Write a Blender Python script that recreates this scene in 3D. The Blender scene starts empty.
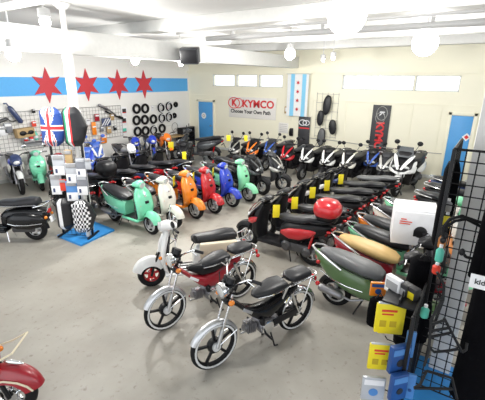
import bpy, bmesh, math, random
from mathutils import Vector, Matrix
random.seed(7)
PI = math.pi
SC = bpy.context.scene
COL = SC.collection

# ------------------------------------------------------------------ camera
FPX, YAW, PITCH, ROLL, HC = 370.0, math.radians(33.8), math.radians(18.2), math.radians(0.6), 3.0
_f = Vector((math.cos(YAW) * math.cos(PITCH), math.sin(YAW) * math.cos(PITCH), -math.sin(PITCH)))
_r = _f.cross(Vector((0, 0, 1))).normalized()
_u = _r.cross(_f)
CR = _r * math.cos(ROLL) + _u * math.sin(ROLL)
CU = -_r * math.sin(ROLL) + _u * math.cos(ROLL)
CAM = Vector((0, 0, HC))
cd = bpy.data.cameras.new('camera')
cam = bpy.data.objects.new('camera', cd)
COL.objects.link(cam)
cd.sensor_width = 36.0
cd.lens = FPX / 485 * 36
cd.clip_start = 0.05
cam.matrix_world = Matrix(((CR.x, CU.x, -_f.x, CAM.x), (CR.y, CU.y, -_f.y, CAM.y), (CR.z, CU.z, -_f.z, CAM.z), (0, 0, 0, 1)))
SC.camera = cam

def ray(x, y):
    return CR * ((x - 242.5) / FPX) + CU * ((200 - y) / FPX) + _f
def at_z(x, y, z=0.0):
    d = ray(x, y); return CAM + d * ((z - HC) / d.z)
def at_x(x, y, X):
    d = ray(x, y); return CAM + d * (X / d.x)
def at_y(x, y, Y):
    d = ray(x, y); return CAM + d * (Y / d.y)

WX, WY = 13.0, 11.65          # the wall with the windows; the wall with the stars
CEIL = 4.12

# ------------------------------------------------------------------ materials
def mat(name, col, rough=0.5, metal=0.0, coat=0.0, noise=None, alpha=None, trans=0.0, emit=None, bump=None, spec=0.5):
    m = bpy.data.materials.new(name); m.use_nodes = True
    nt = m.node_tree; b = nt.nodes['Principled BSDF']
    c = (*col, 1.0)
    b.inputs['Base Color'].default_value = c
    b.inputs['Roughness'].default_value = rough
    b.inputs['Metallic'].default_value = metal
    b.inputs['Coat Weight'].default_value = coat
    b.inputs['Coat Roughness'].default_value = 0.08
    b.inputs['Specular IOR Level'].default_value = spec
    b.inputs['Transmission Weight'].default_value = trans
    if emit:
        b.inputs['Emission Color'].default_value = (*emit[0], 1); b.inputs['Emission Strength'].default_value = emit[1]
    tc = nt.nodes.new('ShaderNodeTexCoord')
    if noise is None: noise = (14.0, 0.06)
    nz = nt.nodes.new('ShaderNodeTexNoise'); nz.inputs['Scale'].default_value = noise[0]; nz.inputs['Detail'].default_value = 4
    nt.links.new(tc.outputs['Object'], nz.inputs['Vector'])
    mx = nt.nodes.new('ShaderNodeMix'); mx.data_type = 'RGBA'
    k = noise[1]
    mx.inputs[6].default_value = (*[v * (1 - k) for v in col], 1); mx.inputs[7].default_value = (*[min(1, v * (1 + k)) for v in col], 1)
    nt.links.new(nz.outputs['Fac'], mx.inputs[0]); nt.links.new(mx.outputs[2], b.inputs['Base Color'])
    if bump:
        n2 = nt.nodes.new('ShaderNodeTexNoise'); n2.inputs['Scale'].default_value = bump[0]
        nt.links.new(tc.outputs['Object'], n2.inputs['Vector'])
        bp = nt.nodes.new('ShaderNodeBump'); bp.inputs['Strength'].default_value = bump[1]; bp.inputs['Distance'].default_value = 0.01
        nt.links.new(n2.outputs['Fac'], bp.inputs['Height']); nt.links.new(bp.outputs['Normal'], b.inputs['Normal'])
    return m

def paint(name, col): return mat(name, col, 0.28, 0.0, 0.6)
M = dict(
    rubber=mat('rubber', (0.011, 0.011, 0.012), 0.65, spec=.2),
    black=mat('black_plastic', (0.009, 0.009, 0.011), 0.4, spec=.3),
    gloss=mat('black_paint', (0.006, 0.0065, 0.008), 0.25, 0, .25, spec=.3),
    vinyl=mat('black_vinyl', (0.018, 0.0185, 0.022), 0.38, spec=.4, bump=(60, 0.15)),
    darkgrey=mat('dark_grey_plastic', (0.04, 0.042, 0.048), 0.42, spec=.3),
    greyseat=mat('grey_vinyl', (0.12, 0.125, 0.13), 0.42, bump=(60, 0.15)),
    tanseat=mat('tan_vinyl', (0.62, 0.42, 0.17), 0.42, bump=(60, 0.15)),
    creamseat=mat('cream_vinyl', (0.72, 0.63, 0.48), 0.45, bump=(60, 0.15)),
    chrome=mat('chrome', (0.82, 0.83, 0.85), 0.14, 1.0),
    alloy=mat('alloy', (0.62, 0.63, 0.65), 0.35, 0.85),
    polish=mat('polished_rim', (0.78, 0.79, 0.80), 0.3, 0.25),
    steel=mat('steel', (0.3, 0.3, 0.32), 0.4, 0.9),
    engine=mat('engine_metal', (0.10, 0.10, 0.105), 0.45, 0.6),
    mint=paint('mint_paint', (0.20, 0.72, 0.46)), palegreen=paint('pale_green_paint', (0.26, 0.72, 0.42)),
    white=paint('white_paint', (0.82, 0.83, 0.82)), ivory=paint('ivory_paint', (0.84, 0.82, 0.74)),
    orange=paint('orange_paint', (0.90, 0.26, 0.015)), red=paint('red_paint', (0.52, 0.012, 0.02)),
    wine=paint('wine_paint', (0.33, 0.008, 0.02)), blue=paint('blue_paint', (0.015, 0.05, 0.52)),
    midblue=paint('mid_blue_paint', (0.04, 0.12, 0.50)), navy=paint('navy_paint', (0.03, 0.05, 0.14)),
    olive=paint('olive_paint', (0.10, 0.19, 0.07)), silver=mat('silver_paint', (0.45, 0.45, 0.43), 0.3, 0.5, 0.5),
    fluo=paint('bright_orange_paint', (0.95, 0.22, 0.02)), gunmetal=mat('gunmetal_paint', (0.09, 0.10, 0.11), 0.3, 0.4, 0.5),
    lens=mat('clear_lens', (0.75, 0.77, 0.78), 0.08, 0.3, 0.8), redlens=mat('red_lens', (0.55, 0.01, 0.015), 0.15, 0, 0.6),
    amber=mat('amber_lens', (0.85, 0.25, 0.02), 0.2, 0, 0.5), cream=mat('cream_trim', (0.78, 0.70, 0.52), 0.35),
    yellow=mat('yellow_card', (0.88, 0.72, 0.02), 0.5), yellowprint=mat('yellow_print', (0.55, 0.40, 0.02), 0.5),
    redprint=mat('red_print', (0.75, 0.06, 0.03), 0.5), greyprint=mat('grey_print', (0.35, 0.35, 0.36), 0.5),
    card=mat('white_card', (0.85, 0.85, 0.87), 0.5), blackprint=mat('black_print', (0.02, 0.02, 0.022), 0.5),
    bluepack=mat('blue_package', (0.02, 0.08, 0.28), 0.35), bluelight=mat('blue_package_edge', (0.09, 0.26, 0.60), 0.35),
    clear=mat('clear_wrap', (0.50, 0.52, 0.56), 0.15, 0.0, 0.5), greypack=mat('grey_package', (0.22, 0.23, 0.26), 0.3, 0, 0.4),
    wire=mat('black_wire', (0.010, 0.010, 0.011), 0.5, spec=.25), palewire=mat('pale_wire', (0.36, 0.35, 0.34), 0.45),
    mat=mat('blue_board', (0.03, 0.27, 0.68), 0.6), carton=mat('white_carton', (0.82, 0.82, 0.84), 0.55),
    cartonbrown=mat('brown_cardboard', (0.48, 0.33, 0.16), 0.7), cloth=mat('black_cloth', (0.004, 0.004, 0.005), 0.95, spec=.05, bump=(40, 0.4)),
    flagblue=mat('flag_light_blue', (0.25, 0.62, 0.88), 0.7), flagwhite=mat('flag_white', (0.85, 0.86, 0.86), 0.7),
    starred=mat('star_red', (0.58, 0.035, 0.05), 0.55), stripe=mat('stripe_blue', (0.10, 0.43, 0.86), 0.6),
    logored=mat('logo_red', (0.70, 0.03, 0.035), 0.5), banner=mat('banner_white', (0.80, 0.78, 0.74), 0.6),
    bannerdark=mat('banner_charcoal', (0.035, 0.036, 0.042), 0.5), ukblue=mat('cover_blue', (0.02, 0.06, 0.26), 0.4),
    itgreen=mat('cover_green', (0.01, 0.22, 0.10), 0.4), teal=mat('teal_bottle', (0.10, 0.55, 0.42), 0.35),
    bottle=mat('amber_bottle', (0.45, 0.16, 0.03), 0.35), doorblue=mat('door_blue', (0.08, 0.34, 0.72), 0.45),
    beam=mat('white_beam_paint', (0.66, 0.66, 0.64), 0.5, bump=(8, .1)), pipe=mat('white_pipe_paint', (0.50, 0.50, 0.50), 0.4),
    ceil=mat('ceiling_paint', (0.62, 0.62, 0.61), 0.6, noise=(1.2, 0.05)), frame=mat('window_frame_paint', (0.66, 0.68, 0.66), 0.5),
)
# painted wall, floor
def wall_mat(name, col):
    m = mat(name, col, 0.45, noise=(1.5, 0.035), bump=(30, 0.15)); return m
M['wall_left'] = wall_mat('wall_white_paint', (0.86, 0.85, 0.82))
M['wall_right'] = wall_mat('wall_cream_paint', (0.88, 0.85, 0.69))
M['column'] = mat('column_paint', (0.74, 0.73, 0.71), 0.5, bump=(20, 0.2))
def floor_mat():
    m = bpy.data.materials.new('floor_concrete'); m.use_nodes = True
    nt = m.node_tree; b = nt.nodes['Principled BSDF']; N = nt.nodes.new; L = nt.links.new
    tc = N('ShaderNodeTexCoord')
    n1 = N('ShaderNodeTexNoise'); n1.inputs['Scale'].default_value = 0.8; n1.inputs['Detail'].default_value = 6; n1.inputs['Roughness'].default_value = 0.6
    L(tc.outputs['Object'], n1.inputs['Vector'])
    r1 = N('ShaderNodeValToRGB'); r1.color_ramp.elements[0].position = 0.32; r1.color_ramp.elements[1].position = 0.70
    r1.color_ramp.elements[0].color = (0.30, 0.277, 0.238, 1); r1.color_ramp.elements[1].color = (0.41, 0.393, 0.352, 1)
    L(n1.outputs['Fac'], r1.inputs['Fac'])
    n2 = N('ShaderNodeTexNoise'); n2.inputs['Scale'].default_value = 13; n2.inputs['Detail'].default_value = 5; n2.inputs['Roughness'].default_value = 0.7
    L(tc.outputs['Object'], n2.inputs['Vector'])
    r2 = N('ShaderNodeValToRGB'); r2.color_ramp.elements[0].position = 0.58; r2.color_ramp.elements[1].position = 0.70
    r2.color_ramp.elements[0].color = (0, 0, 0, 1); r2.color_ramp.elements[1].color = (1, 1, 1, 1)
    L(n2.outputs['Fac'], r2.inputs['Fac'])
    n3 = N('ShaderNodeTexNoise'); n3.inputs['Scale'].default_value = 1.1
    L(tc.outputs['Object'], n3.inputs['Vector'])
    mm = N('ShaderNodeMath'); mm.operation = 'MULTIPLY'; L(r2.outputs['Color'], mm.inputs[0]); L(n3.outputs['Fac'], mm.inputs[1])
    mx = N('ShaderNodeMix'); mx.data_type = 'RGBA'; L(mm.outputs[0], mx.inputs[0]); L(r1.outputs['Color'], mx.inputs[6]); mx.inputs[7].default_value = (0.12, 0.09, 0.07, 1)
    L(mx.outputs[2], b.inputs['Base Color'])
    b.inputs['Roughness'].default_value = 0.42; b.inputs['Specular IOR Level'].default_value = 0.35
    return m
M['floor'] = floor_mat()

# ------------------------------------------------------------------ mesh helpers
class MB:
    def __init__(s): s.v = []; s.f = []; s.m = []
    def add(s, vs, fs, mi=0):
        o = len(s.v); s.v += [tuple(v) for v in vs]
        for f in fs: s.f.append([i + o for i in f]); s.m.append(mi)
    def addbm(s, bm, mi=0):
        bm.verts.index_update(); s.add([v.co[:] for v in bm.verts], [[v.index for v in f.verts] for f in bm.faces], mi); bm.free()
    def box(s, c, d, bev=0.0, rot=None, mi=0, seg=2):
        bm = bmesh.new(); bmesh.ops.create_cube(bm, size=1.0)
        bmesh.ops.scale(bm, vec=d, verts=bm.verts)
        if bev: bmesh.ops.bevel(bm, geom=bm.edges[:], offset=min(bev, min(d) * .45), segments=seg, affect='EDGES', profile=.5)
        if rot: bmesh.ops.rotate(bm, cent=(0, 0, 0), matrix=rot, verts=bm.verts)
        bmesh.ops.translate(bm, vec=c, verts=bm.verts); s.addbm(bm, mi); return s
    def ell(s, c, r, rot=None, u=14, w=9, mi=0):
        bm = bmesh.new(); bmesh.ops.create_uvsphere(bm, u_segments=u, v_segments=w, radius=1.0)
        bmesh.ops.scale(bm, vec=r, verts=bm.verts)
        if rot: bmesh.ops.rotate(bm, cent=(0, 0, 0), matrix=rot, verts=bm.verts)
        bmesh.ops.translate(bm, vec=c, verts=bm.verts); s.addbm(bm, mi); return s
    def tube(s, pts, r, n=8, closed=False, mi=0):
        P = [Vector(p) for p in pts]; R = r if isinstance(r, (list, tuple)) else [r] * len(P)
        vs = []; fs = []; k = len(P); ref = None
        for i, p in enumerate(P):
            t = (P[(i + 1) % k] - P[i - 1]) if closed else (P[min(i + 1, k - 1)] - P[max(i - 1, 0)])
            t.normalize()
            if ref is None: ref = Vector((0, 0, 1)) if abs(t.z) < .9 else Vector((0, 1, 0))
            a = t.cross(ref)
            if a.length < 1e-5: a = t.orthogonal()
            a.normalize(); b = a.cross(t); ref = -b if False else b
            ref = b
            for j in range(n):
                q = 2 * PI * j / n; vs.append(p + (a * math.cos(q) + b * math.sin(q)) * R[i])
        for i in range(k if closed else k - 1):
            for j in range(n):
                i2 = (i + 1) % k
                fs.append([i * n + j, i * n + (j + 1) % n, i2 * n + (j + 1) % n, i2 * n + j])
        if not closed: fs += [list(range(n))[::-1], list(range((k - 1) * n, k * n))]
        s.add(vs, fs, mi); return s
    def lathe(s, prof, c, ax, n=24, closed=False, mi=0):
        # prof: (radius, along-axis)
        ax = Vector(ax).normalized(); a = ax.orthogonal().normalized(); b = ax.cross(a); c = Vector(c)
        vs = []; fs = []; k = len(prof)
        for (r, h) in prof:
            for j in range(n):
                q = 2 * PI * j / n; vs.append(c + ax * h + (a * math.cos(q) + b * math.sin(q)) * max(r, 1e-4))
        for i in range(k if closed else k - 1):
            for j in range(n):
                i2 = (i + 1) % k
                fs.append([i * n + j, i * n + (j + 1) % n, i2 * n + (j + 1) % n, i2 * n + j])
        if not closed: fs += [list(range(n))[::-1], list(range((k - 1) * n, k * n))]
        s.add(vs, fs, mi); return s
    def loft(s, rings, mi=0):
        n = len(rings[0]); vs = [p for r in rings for p in r]; fs = []
        for i in range(len(rings) - 1):
            for j in range(n): fs.append([i * n + j, i * n + (j + 1) % n, (i + 1) * n + (j + 1) % n, (i + 1) * n + j])
        fs += [list(range(n))[::-1], list(range((len(rings) - 1) * n, len(rings) * n))]
        s.add(vs, fs, mi); return s
    def prism(s, poly, d, plane='xz', off=0.0, mi=0):
        # extrude a polygon by d along the remaining axis, centred on off
        P = {'xz': lambda a, b, t: (a, t, b), 'yz': lambda a, b, t: (t, a, b), 'xy': lambda a, b, t: (a, b, t)}[plane]
        n = len(poly)
        vs = [P(a, b, off - d / 2) for a, b in poly] + [P(a, b, off + d / 2) for a, b in poly]
        fs = [list(range(n)), list(range(n, 2 * n))[::-1]] + [[i, (i + 1) % n, n + (i + 1) % n, n + i] for i in range(n)]
        s.add(vs, fs, mi); return s
    def sheet(s, grid, th=0.008, mi=0):
        nr, nc = len(grid), len(grid[0]); bm = bmesh.new()
        V = [[bm.verts.new(p) for p in row] for row in grid]
        for i in range(nr - 1):
            for j in range(nc - 1): bm.faces.new((V[i][j], V[i][j + 1], V[i + 1][j + 1], V[i + 1][j]))
        bmesh.ops.recalc_face_normals(bm, faces=bm.faces)
        bmesh.ops.solidify(bm, geom=bm.faces[:], thickness=th); s.addbm(bm, mi); return s
    def mesh(s, name, nm=1, ang=40):
        me = bpy.data.meshes.new(name); me.from_pydata(s.v, [], s.f); me.update()
        bm = bmesh.new(); bm.from_mesh(me); bmesh.ops.recalc_face_normals(bm, faces=bm.faces); bm.to_mesh(me); bm.free()
        for p, mi in zip(me.polygons, s.m): p.material_index = mi; p.use_smooth = True
        me.set_sharp_from_angle(angle=math.radians(ang))
        for _ in range(nm): me.materials.append(None)
        return me

def put(name, mb, m, parent=None, ang=40, loc=None, rotz=None):
    ms = m if isinstance(m, (list, tuple)) else [m]
    me = mb if isinstance(mb, bpy.types.Mesh) else mb.mesh(name, len(ms), ang)
    o = bpy.data.objects.new(name, me); COL.objects.link(o)
    for i, q in enumerate(ms):
        o.material_slots[i].link = 'OBJECT'; o.material_slots[i].material = q
    if parent: o.parent = parent
    if loc is not None: o.location = loc
    if rotz is not None: o.rotation_euler.z = rotz
    return o
def tag(o, label, cat, group=None, kind=None):
    if label: o['label'] = label
    if cat: o['category'] = cat
    if group: o['group'] = group
    if kind: o['kind'] = kind
    return o
def empty(name, loc, rotz, label, cat, group=None):
    o = bpy.data.objects.new(name, None); COL.objects.link(o); o.location = loc; o.rotation_euler = (0, 0, rotz)
    o.empty_display_size = .1
    return tag(o, label, cat, group)
def struct(name, mb, m, parent=None, ang=40):
    o = put(name, mb, m, parent, ang)
    if parent is None: o['kind'] = 'structure'
    return o
def ring(c, u, v, a, b, n=16, e=2.0):
    c = Vector(c); u = Vector(u); v = Vector(v); out = []
    for j in range(n):
        q = 2 * PI * (j + .5) / n; x = math.cos(q); y = math.sin(q)
        out.append(c + u * (a * math.copysign(abs(x) ** (2 / e), x)) + v * (b * math.copysign(abs(y) ** (2 / e), y)))
    return out
def loftx(secs, n=16, e=2.4):        # (x, zc, half y, half z)
    mb = MB(); mb.loft([ring((x, 0, z), (0, 1, 0), (0, 0, 1), hy, hz, n, e) for x, z, hy, hz in secs]); return mb
def loftz(secs, n=16, e=2.4):        # (z, xc, half x, half y)
    mb = MB(); mb.loft([ring((x, 0, z), (1, 0, 0), (0, 1, 0), hx, hy, n, e) for z, x, hx, hy in secs]); return mb
def fender(cx, cz, R, a0, a1, w, bulge=.03, skirt=.05, n=14, th=.008, taper=True):
    g = []
    for i in range(n + 1):
        t = i / n; a = math.radians(a0 + (a1 - a0) * t)
        k = 1.0 if not taper else (0.55 + .45 * math.sin(PI * min(1, max(0, t * .8 + .2))) ** .6)
        row = []
        for j in range(11):
            y = -1 + j / 5.0; r = R + bulge * math.sqrt(max(0, 1 - y * y)) - skirt * max(0, abs(y) - .55) / .45
            row.append((cx + r * math.cos(a), y * w * k, cz + r * math.sin(a)))
        g.append(row)
    mb = MB(); mb.sheet(g, th); return mb
def tyre(cx, R, r, n=32):
    k = 10; mb = MB()
    mb.lathe([(R - r * .95 + r * 1.0 * math.cos(2 * PI * j / k) , r * 1.05 * math.sin(2 * PI * j / k)) for j in range(k)], (cx, 0, R), (0, 1, 0), n, True); return mb
def rim(cx, R, ro, ns, w=.03, sw=.022, hub=.045):
    mb = MB(); c = (cx, 0, R)
    mb.lathe([(ro, -w), (ro, w), (ro - .022, w), (ro - .022, -w)], c, (0, 1, 0), 28, True)
    mb.lathe([(hub, -w * 1.5), (hub, w * 1.5)], c, (0, 1, 0), 14)
    for i in range(ns):
        a = 2 * PI * i / ns + .3; m = (hub + ro) / 2
        mb.box((cx + m * math.cos(a), 0, R + m * math.sin(a)), (ro - hub, w * 1.1, sw), .004, Matrix.Rotation(-a, 3, 'Y'))
    return mb
def ry(deg): return Matrix.Rotation(math.radians(deg), 3, 'Y')
def rz(deg): return Matrix.Rotation(math.radians(deg), 3, 'Z')
def rx(deg): return Matrix.Rotation(math.radians(deg), 3, 'X')

# ------------------------------------------------------------------ vehicle kits: (name, builder, colour role, sub-parts)
def both(fn):
    mb = MB(); fn(mb, 1); fn(mb, -1); return mb
def mirror_bm(x, z, s, w=.2, h=.18):
    mb = MB(); mb.tube([(x, s * w, z), (x + .01, s * (w + .06), z + h * .6), (x - .01, s * (w + .09), z + h)], .006, 6); return mb
def mirror_glass(x, z, s, w=.2, h=.18, r=.055):
    mb = MB(); mb.ell((x - .01, s * (w + .10), z + h + .03), (.014, r * 1.2, r)); return mb

def kit_retro():
    fx, R = .6, .215
    K = []
    for x in (fx, -fx):
        K.append(('wheel', tyre(x, R, .05), 'tyre', [('rim', rim(x, R, .150, 5, .045, .055, .06), 'rim')]))
    K.append(('fork', both(lambda m, s: m.tube([(fx, s * .075, R), (.56, s * .07, .34), (.47, s * .05, .52)], .018, 8)), 'dark', []))
    K.append(('fender', fender(fx, R, .235, 12, 150, .10, .045, .06), 'body', []))
    sh = loftz([(.27, .33, .03, .12), (.34, .40, .06, .15), (.45, .44, .09, .185), (.58, .445, .09, .205), (.72, .41, .08, .205), (.84, .37, .065, .175), (.93, .335, .05, .11)], 20, 2.6)
    gr = MB(); gr.box((.515, 0, .66), (.03, .085, .055), .012, ry(-14))
    bd = MB(); bd.ell((.475, 0, .78), (.015, .03, .02), ry(-14))
    K.append(('leg_shield', sh, 'shield', [('horn_grille', gr, 'dark'), ('badge', bd, 'chrome')]))
    ip = loftz([(.30, .33, .03, .14), (.50, .365, .03, .165), (.70, .345, .03, .165), (.85, .315, .03, .135), (.91, .30, .03, .09)], 16, 3)
    K.append(('inner_panel', ip, 'dark', []))
    for s in (1, -1):
        t = MB(); t.ell((.475, s * .145, .60), (.035, .03, .038)); K.append(('turn_signal', t, 'amber', []))
    hs = MB(); hs.loft([ring((x, 0, z), (0, 1, 0), (-.2, 0, 1), hy, hz, 16, 2.3) for x, z, hy, hz in ((.20, .98, .07, .035), (.25, .99, .135, .055), (.31, 1.0, .12, .075), (.37, 1.0, .085, .072), (.40, .995, .075, .062))])
    hl = MB(); hl.lathe([(.05, 0), (.062, .005), (.062, .03), (.05, .034), (.03, .042), (.001, .046)], (.385, 0, .985), (1, 0, -.25), 20)
    hr = MB(); hr.lathe([(.06, .0), (.076, .0), (.076, .024), (.06, .024)], (.388, 0, .985), (1, 0, -.25), 20, True)
    K.append(('headset', hs, 'head', [('headlight', hl, 'lens'), ('headlight_ring', hr, 'head')]))
    hb = MB(); hb.tube([(.20, .29, 1.0), (.25, .13, 1.0), (.25, -.13, 1.0), (.20, -.29, 1.0)], .012, 8)
    for_g = both(lambda m, s: m.tube([(.20, s * .29, 1.0), (.232, s * .18, 1.0)], .019, 8))
    lv = both(lambda m, s: m.tube([(.25, s * .16, 1.01), (.255, s * .27, 1.0)], .007, 6))
    K.append(('handlebar', hb, 'chrome', [('grips', for_g, 'dark'), ('brake_levers', lv, 'chrome')]))
    fb = MB(); fb.box((.14, 0, .265), (.50, .36, .05), .02)
    ft = MB(); ft.box((.14, 0, .293), (.40, .30, .008), .003)
    K.append(('floorboard', fb, 'body', [('floor_mat', ft, 'dark')]))
    bo = loftx([(-.94, .735, .03, .03), (-.87, .68, .08, .085), (-.70, .585, .135, .16), (-.48, .51, .175, .20), (-.28, .475, .18, .21), (-.12, .445, .16, .19), (-.05, .43, .12, .16)], 20, 2.6)
    tr = both(lambda m, s: m.tube([(-.80, s * .13, .53), (-.6, s * .178, .47), (-.4, s * .19, .44), (-.2, s * .165, .42)], .007, 6))
    K.append(('body', bo, 'body', [('trim_strip', tr, 'chrome')]))
    se = loftx([(-.86, .775, .045, .025), (-.81, .775, .09, .05), (-.64, .75, .135, .075), (-.42, .715, .165, .085), (-.24, .685, .17, .085), (-.08, .66, .14, .075), (.0, .645, .08, .04)], 18, 2.6)
    pp = both(lambda m, s: m.tube([(-.80, s * .085, .735), (-.64, s * .138, .70), (-.42, s * .168, .66), (-.24, s * .174, .63), (-.08, s * .145, .61)], .007, 6))
    K.append(('seat', se, 'seat', [('piping', pp, 'seattrim')]))
    gb = MB(); gb.tube([(-.50, .175, .64), (-.70, .15, .725), (-.88, .115, .795), (-.97, .05, .815), (-.97, -.05, .815), (-.88, -.115, .795), (-.70, -.15, .725), (-.50, -.175, .64)], .015, 8)
    K.append(('grab_rail', gb, 'chrome', []))
    tl = MB(); tl.ell((-.90, 0, .66), (.035, .05, .05)); tc = MB(); tc.ell((-.885, 0, .66), (.03, .065, .065))
    K.append(('tail_light', tl, 'redlens', [('tail_light_bezel', tc, 'chrome')]))
    for s in (1, -1):
        t = MB(); t.ell((-.855, s * .095, .62), (.03, .025, .03)); K.append(('turn_signal', t, 'redlens', []))
    rf = fender(-fx, R, .245, 60, 165, .065, .02, .03); K.append(('mudguard', rf, 'dark', []))
    en = MB(); en.box((-.42, .06, .27), (.42, .12, .16), .04); en.lathe([(.08, 0), (.085, .02), (.06, .05)], (-.25, .10, .27), (0, 1, 0), 16); en.lathe([(.07, 0), (.075, .02), (.05, .05)], (-.56, .10, .25), (0, 1, 0), 16)
    K.append(('engine', en, 'engine', []))
    ex = MB(); ex.tube([(-.2, -.08, .26), (-.35, -.13, .22), (-.45, -.15, .25)], .016, 8); ex.lathe([(.03, 0), (.055, .03), (.058, .3), (.04, .34), (.02, .35)], (-.45, -.16, .26), (-1, 0, .10), 14)
    K.append(('exhaust', ex, 'steel', []))
    st = both(lambda m, s: m.tube([(-.22, s * .06, .22), (-.30, s * .12, .02)], .011, 6)); K.append(('stand', st, 'dark', []))
    for s in (1, -1): K.append(('mirror', mirror_bm(.24, 1.0, s, .15, .16), 'chrome', [('mirror_glass', mirror_glass(.24, 1.0, s, .15, .16, .05), 'mirror')]))
    return K

def kit_classic():
    fx, R = .61, .215
    K = []
    for x in (fx, -fx):
        K.append(('wheel', tyre(x, R, .055), 'tyre', [('rim', rim(x, R, .135, 5, .035, .035, .06), 'rim')]))
    K.append(('fork', both(lambda m, s: m.tube([(fx, s * .07, R), (.57, s * .07, .36), (.47, s * .04, .6)], .02, 8)), 'dark', []))
    K.append(('fender', fender(fx, R + .02, .235, 14, 155, .105, .06, .075, n=18), 'body', []))
    sh = loftz([(.24, .34, .03, .13), (.32, .38, .04, .18), (.45, .415, .045, .215), (.62, .41, .045, .22), (.78, .38, .045, .205), (.88, .355, .045, .165), (.95, .335, .04, .08)], 20, 2.8)
    hc = loftz([(.38, .455, .035, .04), (.55, .465, .04, .048), (.75, .435, .04, .042), (.88, .39, .03, .03)], 12, 2.4)
    K.append(('leg_shield', sh, 'body', [('horn_cover', hc, 'body')]))
    K.append(('inner_panel', loftz([(.28, .335, .03, .15), (.50, .355, .03, .2), (.75, .335, .03, .19), (.88, .31, .03, .12)], 16, 3), 'inner', []))
    for s in (1, -1):
        t = MB(); t.ell((.46, s * .18, .56), (.03, .028, .03)); K.append(('turn_signal', t, 'amber', []))
    hs = MB(); hs.loft([ring((x, 0, z), (0, 1, 0), (-.15, 0, 1), hy, hz, 16, 2.4) for x, z, hy, hz in ((.18, 1.01, .08, .03), (.24, 1.02, .14, .05), (.32, 1.02, .11, .08), (.40, 1.015, .09, .08), (.43, 1.01, .08, .07))])
    hl = MB(); hl.lathe([(.06, 0), (.078, .005), (.078, .03), (.06, .04), (.001, .05)], (.42, 0, 1.01), (1, 0, -.12), 20)
    K.append(('headset', hs, 'body', [('headlight', hl, 'lens')]))
    hb = MB(); hb.tube([(.19, .33, 1.02), (.25, .14, 1.02), (.25, -.14, 1.02), (.19, -.33, 1.02)], .014, 8)
    K.append(('handlebar', hb, 'chrome', [('grips', both(lambda m, s: m.tube([(.19, s * .33, 1.02), (.23, s * .2, 1.02)], .021, 8)), 'dark'), ('brake_levers', both(lambda m, s: m.tube([(.25, s * .17, 1.03), (.26, s * .31, 1.02)], .007, 6)), 'chrome')]))
    fb = MB(); fb.box((.12, 0, .24), (.56, .40, .045), .018); fs = MB(); 
    for y in (-.14, -.05, .05, .14): fs.box((.12, y, .268), (.44, .02, .012), .004)
    K.append(('floorboard', fb, 'body', [('floor_strips', fs, 'dark')]))
    bo = loftx([(-.90, .52, .05, .07), (-.84, .50, .12, .15), (-.62, .47, .15, .21), (-.36, .46, .15, .21), (-.14, .45, .13, .18), (-.06, .42, .09, .14)], 18, 2.8)
    K.append(('body', bo, 'body', []))
    for s in (1, -1):
        c = MB(); c.loft([ring((x, s * y, z), (0, 1, 0), (0, 0, 1), hy, hz, 14, 2.3) for x, y, z, hy, hz in ((-.88, .10, .42, .02, .04), (-.80, .14, .43, .05, .12), (-.60, .165, .44, .075, .165), (-.38, .165, .44, .075, .16), (-.22, .14, .43, .05, .11), (-.16, .11, .42, .02, .05))])
        tr = MB(); tr.tube([(-.84, s * .19, .40), (-.6, s * .242, .385), (-.38, s * .242, .385), (-.22, s * .19, .40)], .007, 6)
        K.append(('cowl', c, 'body', [('trim_strip', tr, 'chrome')]))
    se = loftx([(-.78, .765, .08, .03), (-.74, .775, .125, .075), (-.60, .78, .145, .085), (-.36, .755, .145, .07), (-.16, .75, .13, .065), (-.08, .755, .10, .055), (-.04, .755, .05, .03)], 18, 3)
    K.append(('seat', se, 'seat', [('piping', both(lambda m, s: m.tube([(-.75, s * .128, .735), (-.6, s * .145, .735), (-.36, s * .145, .72), (-.08, s * .125, .725)], .007, 6)), 'seattrim')]))
    gb = MB(); gb.tube([(-.70, .14, .70), (-.88, .12, .74), (-.98, .10, .80), (-.98, -.10, .80), (-.88, -.12, .74), (-.70, -.14, .70)], .011, 8)
    gb.tube([(-.90, .06, .60), (-.96, .06, .72), (-.98, .06, .80)], .009, 6); gb.tube([(-.90, -.06, .60), (-.96, -.06, .72), (-.98, -.06, .80)], .009, 6)
    K.append(('grab_rail', gb, 'chrome', []))
    tl = MB(); tl.box((-.92, 0, .60), (.06, .10, .075), .02); pl = MB(); pl.box((-.955, 0, .44), (.012, .17, .11), .004, ry(15))
    K.append(('tail_light', tl, 'redlens', [('number_plate', pl, 'plate')]))
    for s in (1, -1):
        t = MB(); t.ell((-.90, s * .13, .50), (.03, .03, .03)); K.append(('turn_signal', t, 'amber', []))
    K.append(('mudguard', fender(-fx, R, .245, 60, 175, .08, .02, .04), 'dark', []))
    en = MB(); en.box((-.42, 0, .27), (.42, .2, .18), .04); K.append(('engine', en, 'engine', []))
    ex = MB(); ex.lathe([(.03, 0), (.05, .03), (.052, .32), (.035, .36)], (-.40, -.12, .17), (-1, 0, .06), 14); K.append(('exhaust', ex, 'steel', []))
    K.append(('stand', both(lambda m, s: m.tube([(-.12, s * .08, .22), (-.16, s * .13, .015)], .012, 6)), 'chrome', []))
    for s in (1, -1): K.append(('mirror', mirror_bm(.25, 1.02, s, .16, .18), 'chrome', [('mirror_glass', mirror_glass(.25, 1.02, s, .16, .18, .05), 'mirror')]))
    # carrier in front of the leg shield
    ca = MB()
    for z in (.62, .76, .90): ca.tube([(.47, .15, z), (.47, -.15, z)], .008, 6)
    ca.tube([(.45, .15, .58), (.47, .15, .92), (.49, -.0 + .15, .95)], .008, 6); ca.tube([(.45, -.15, .58), (.47, -.15, .92), (.49, -.15, .95)], .008, 6)
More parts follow.
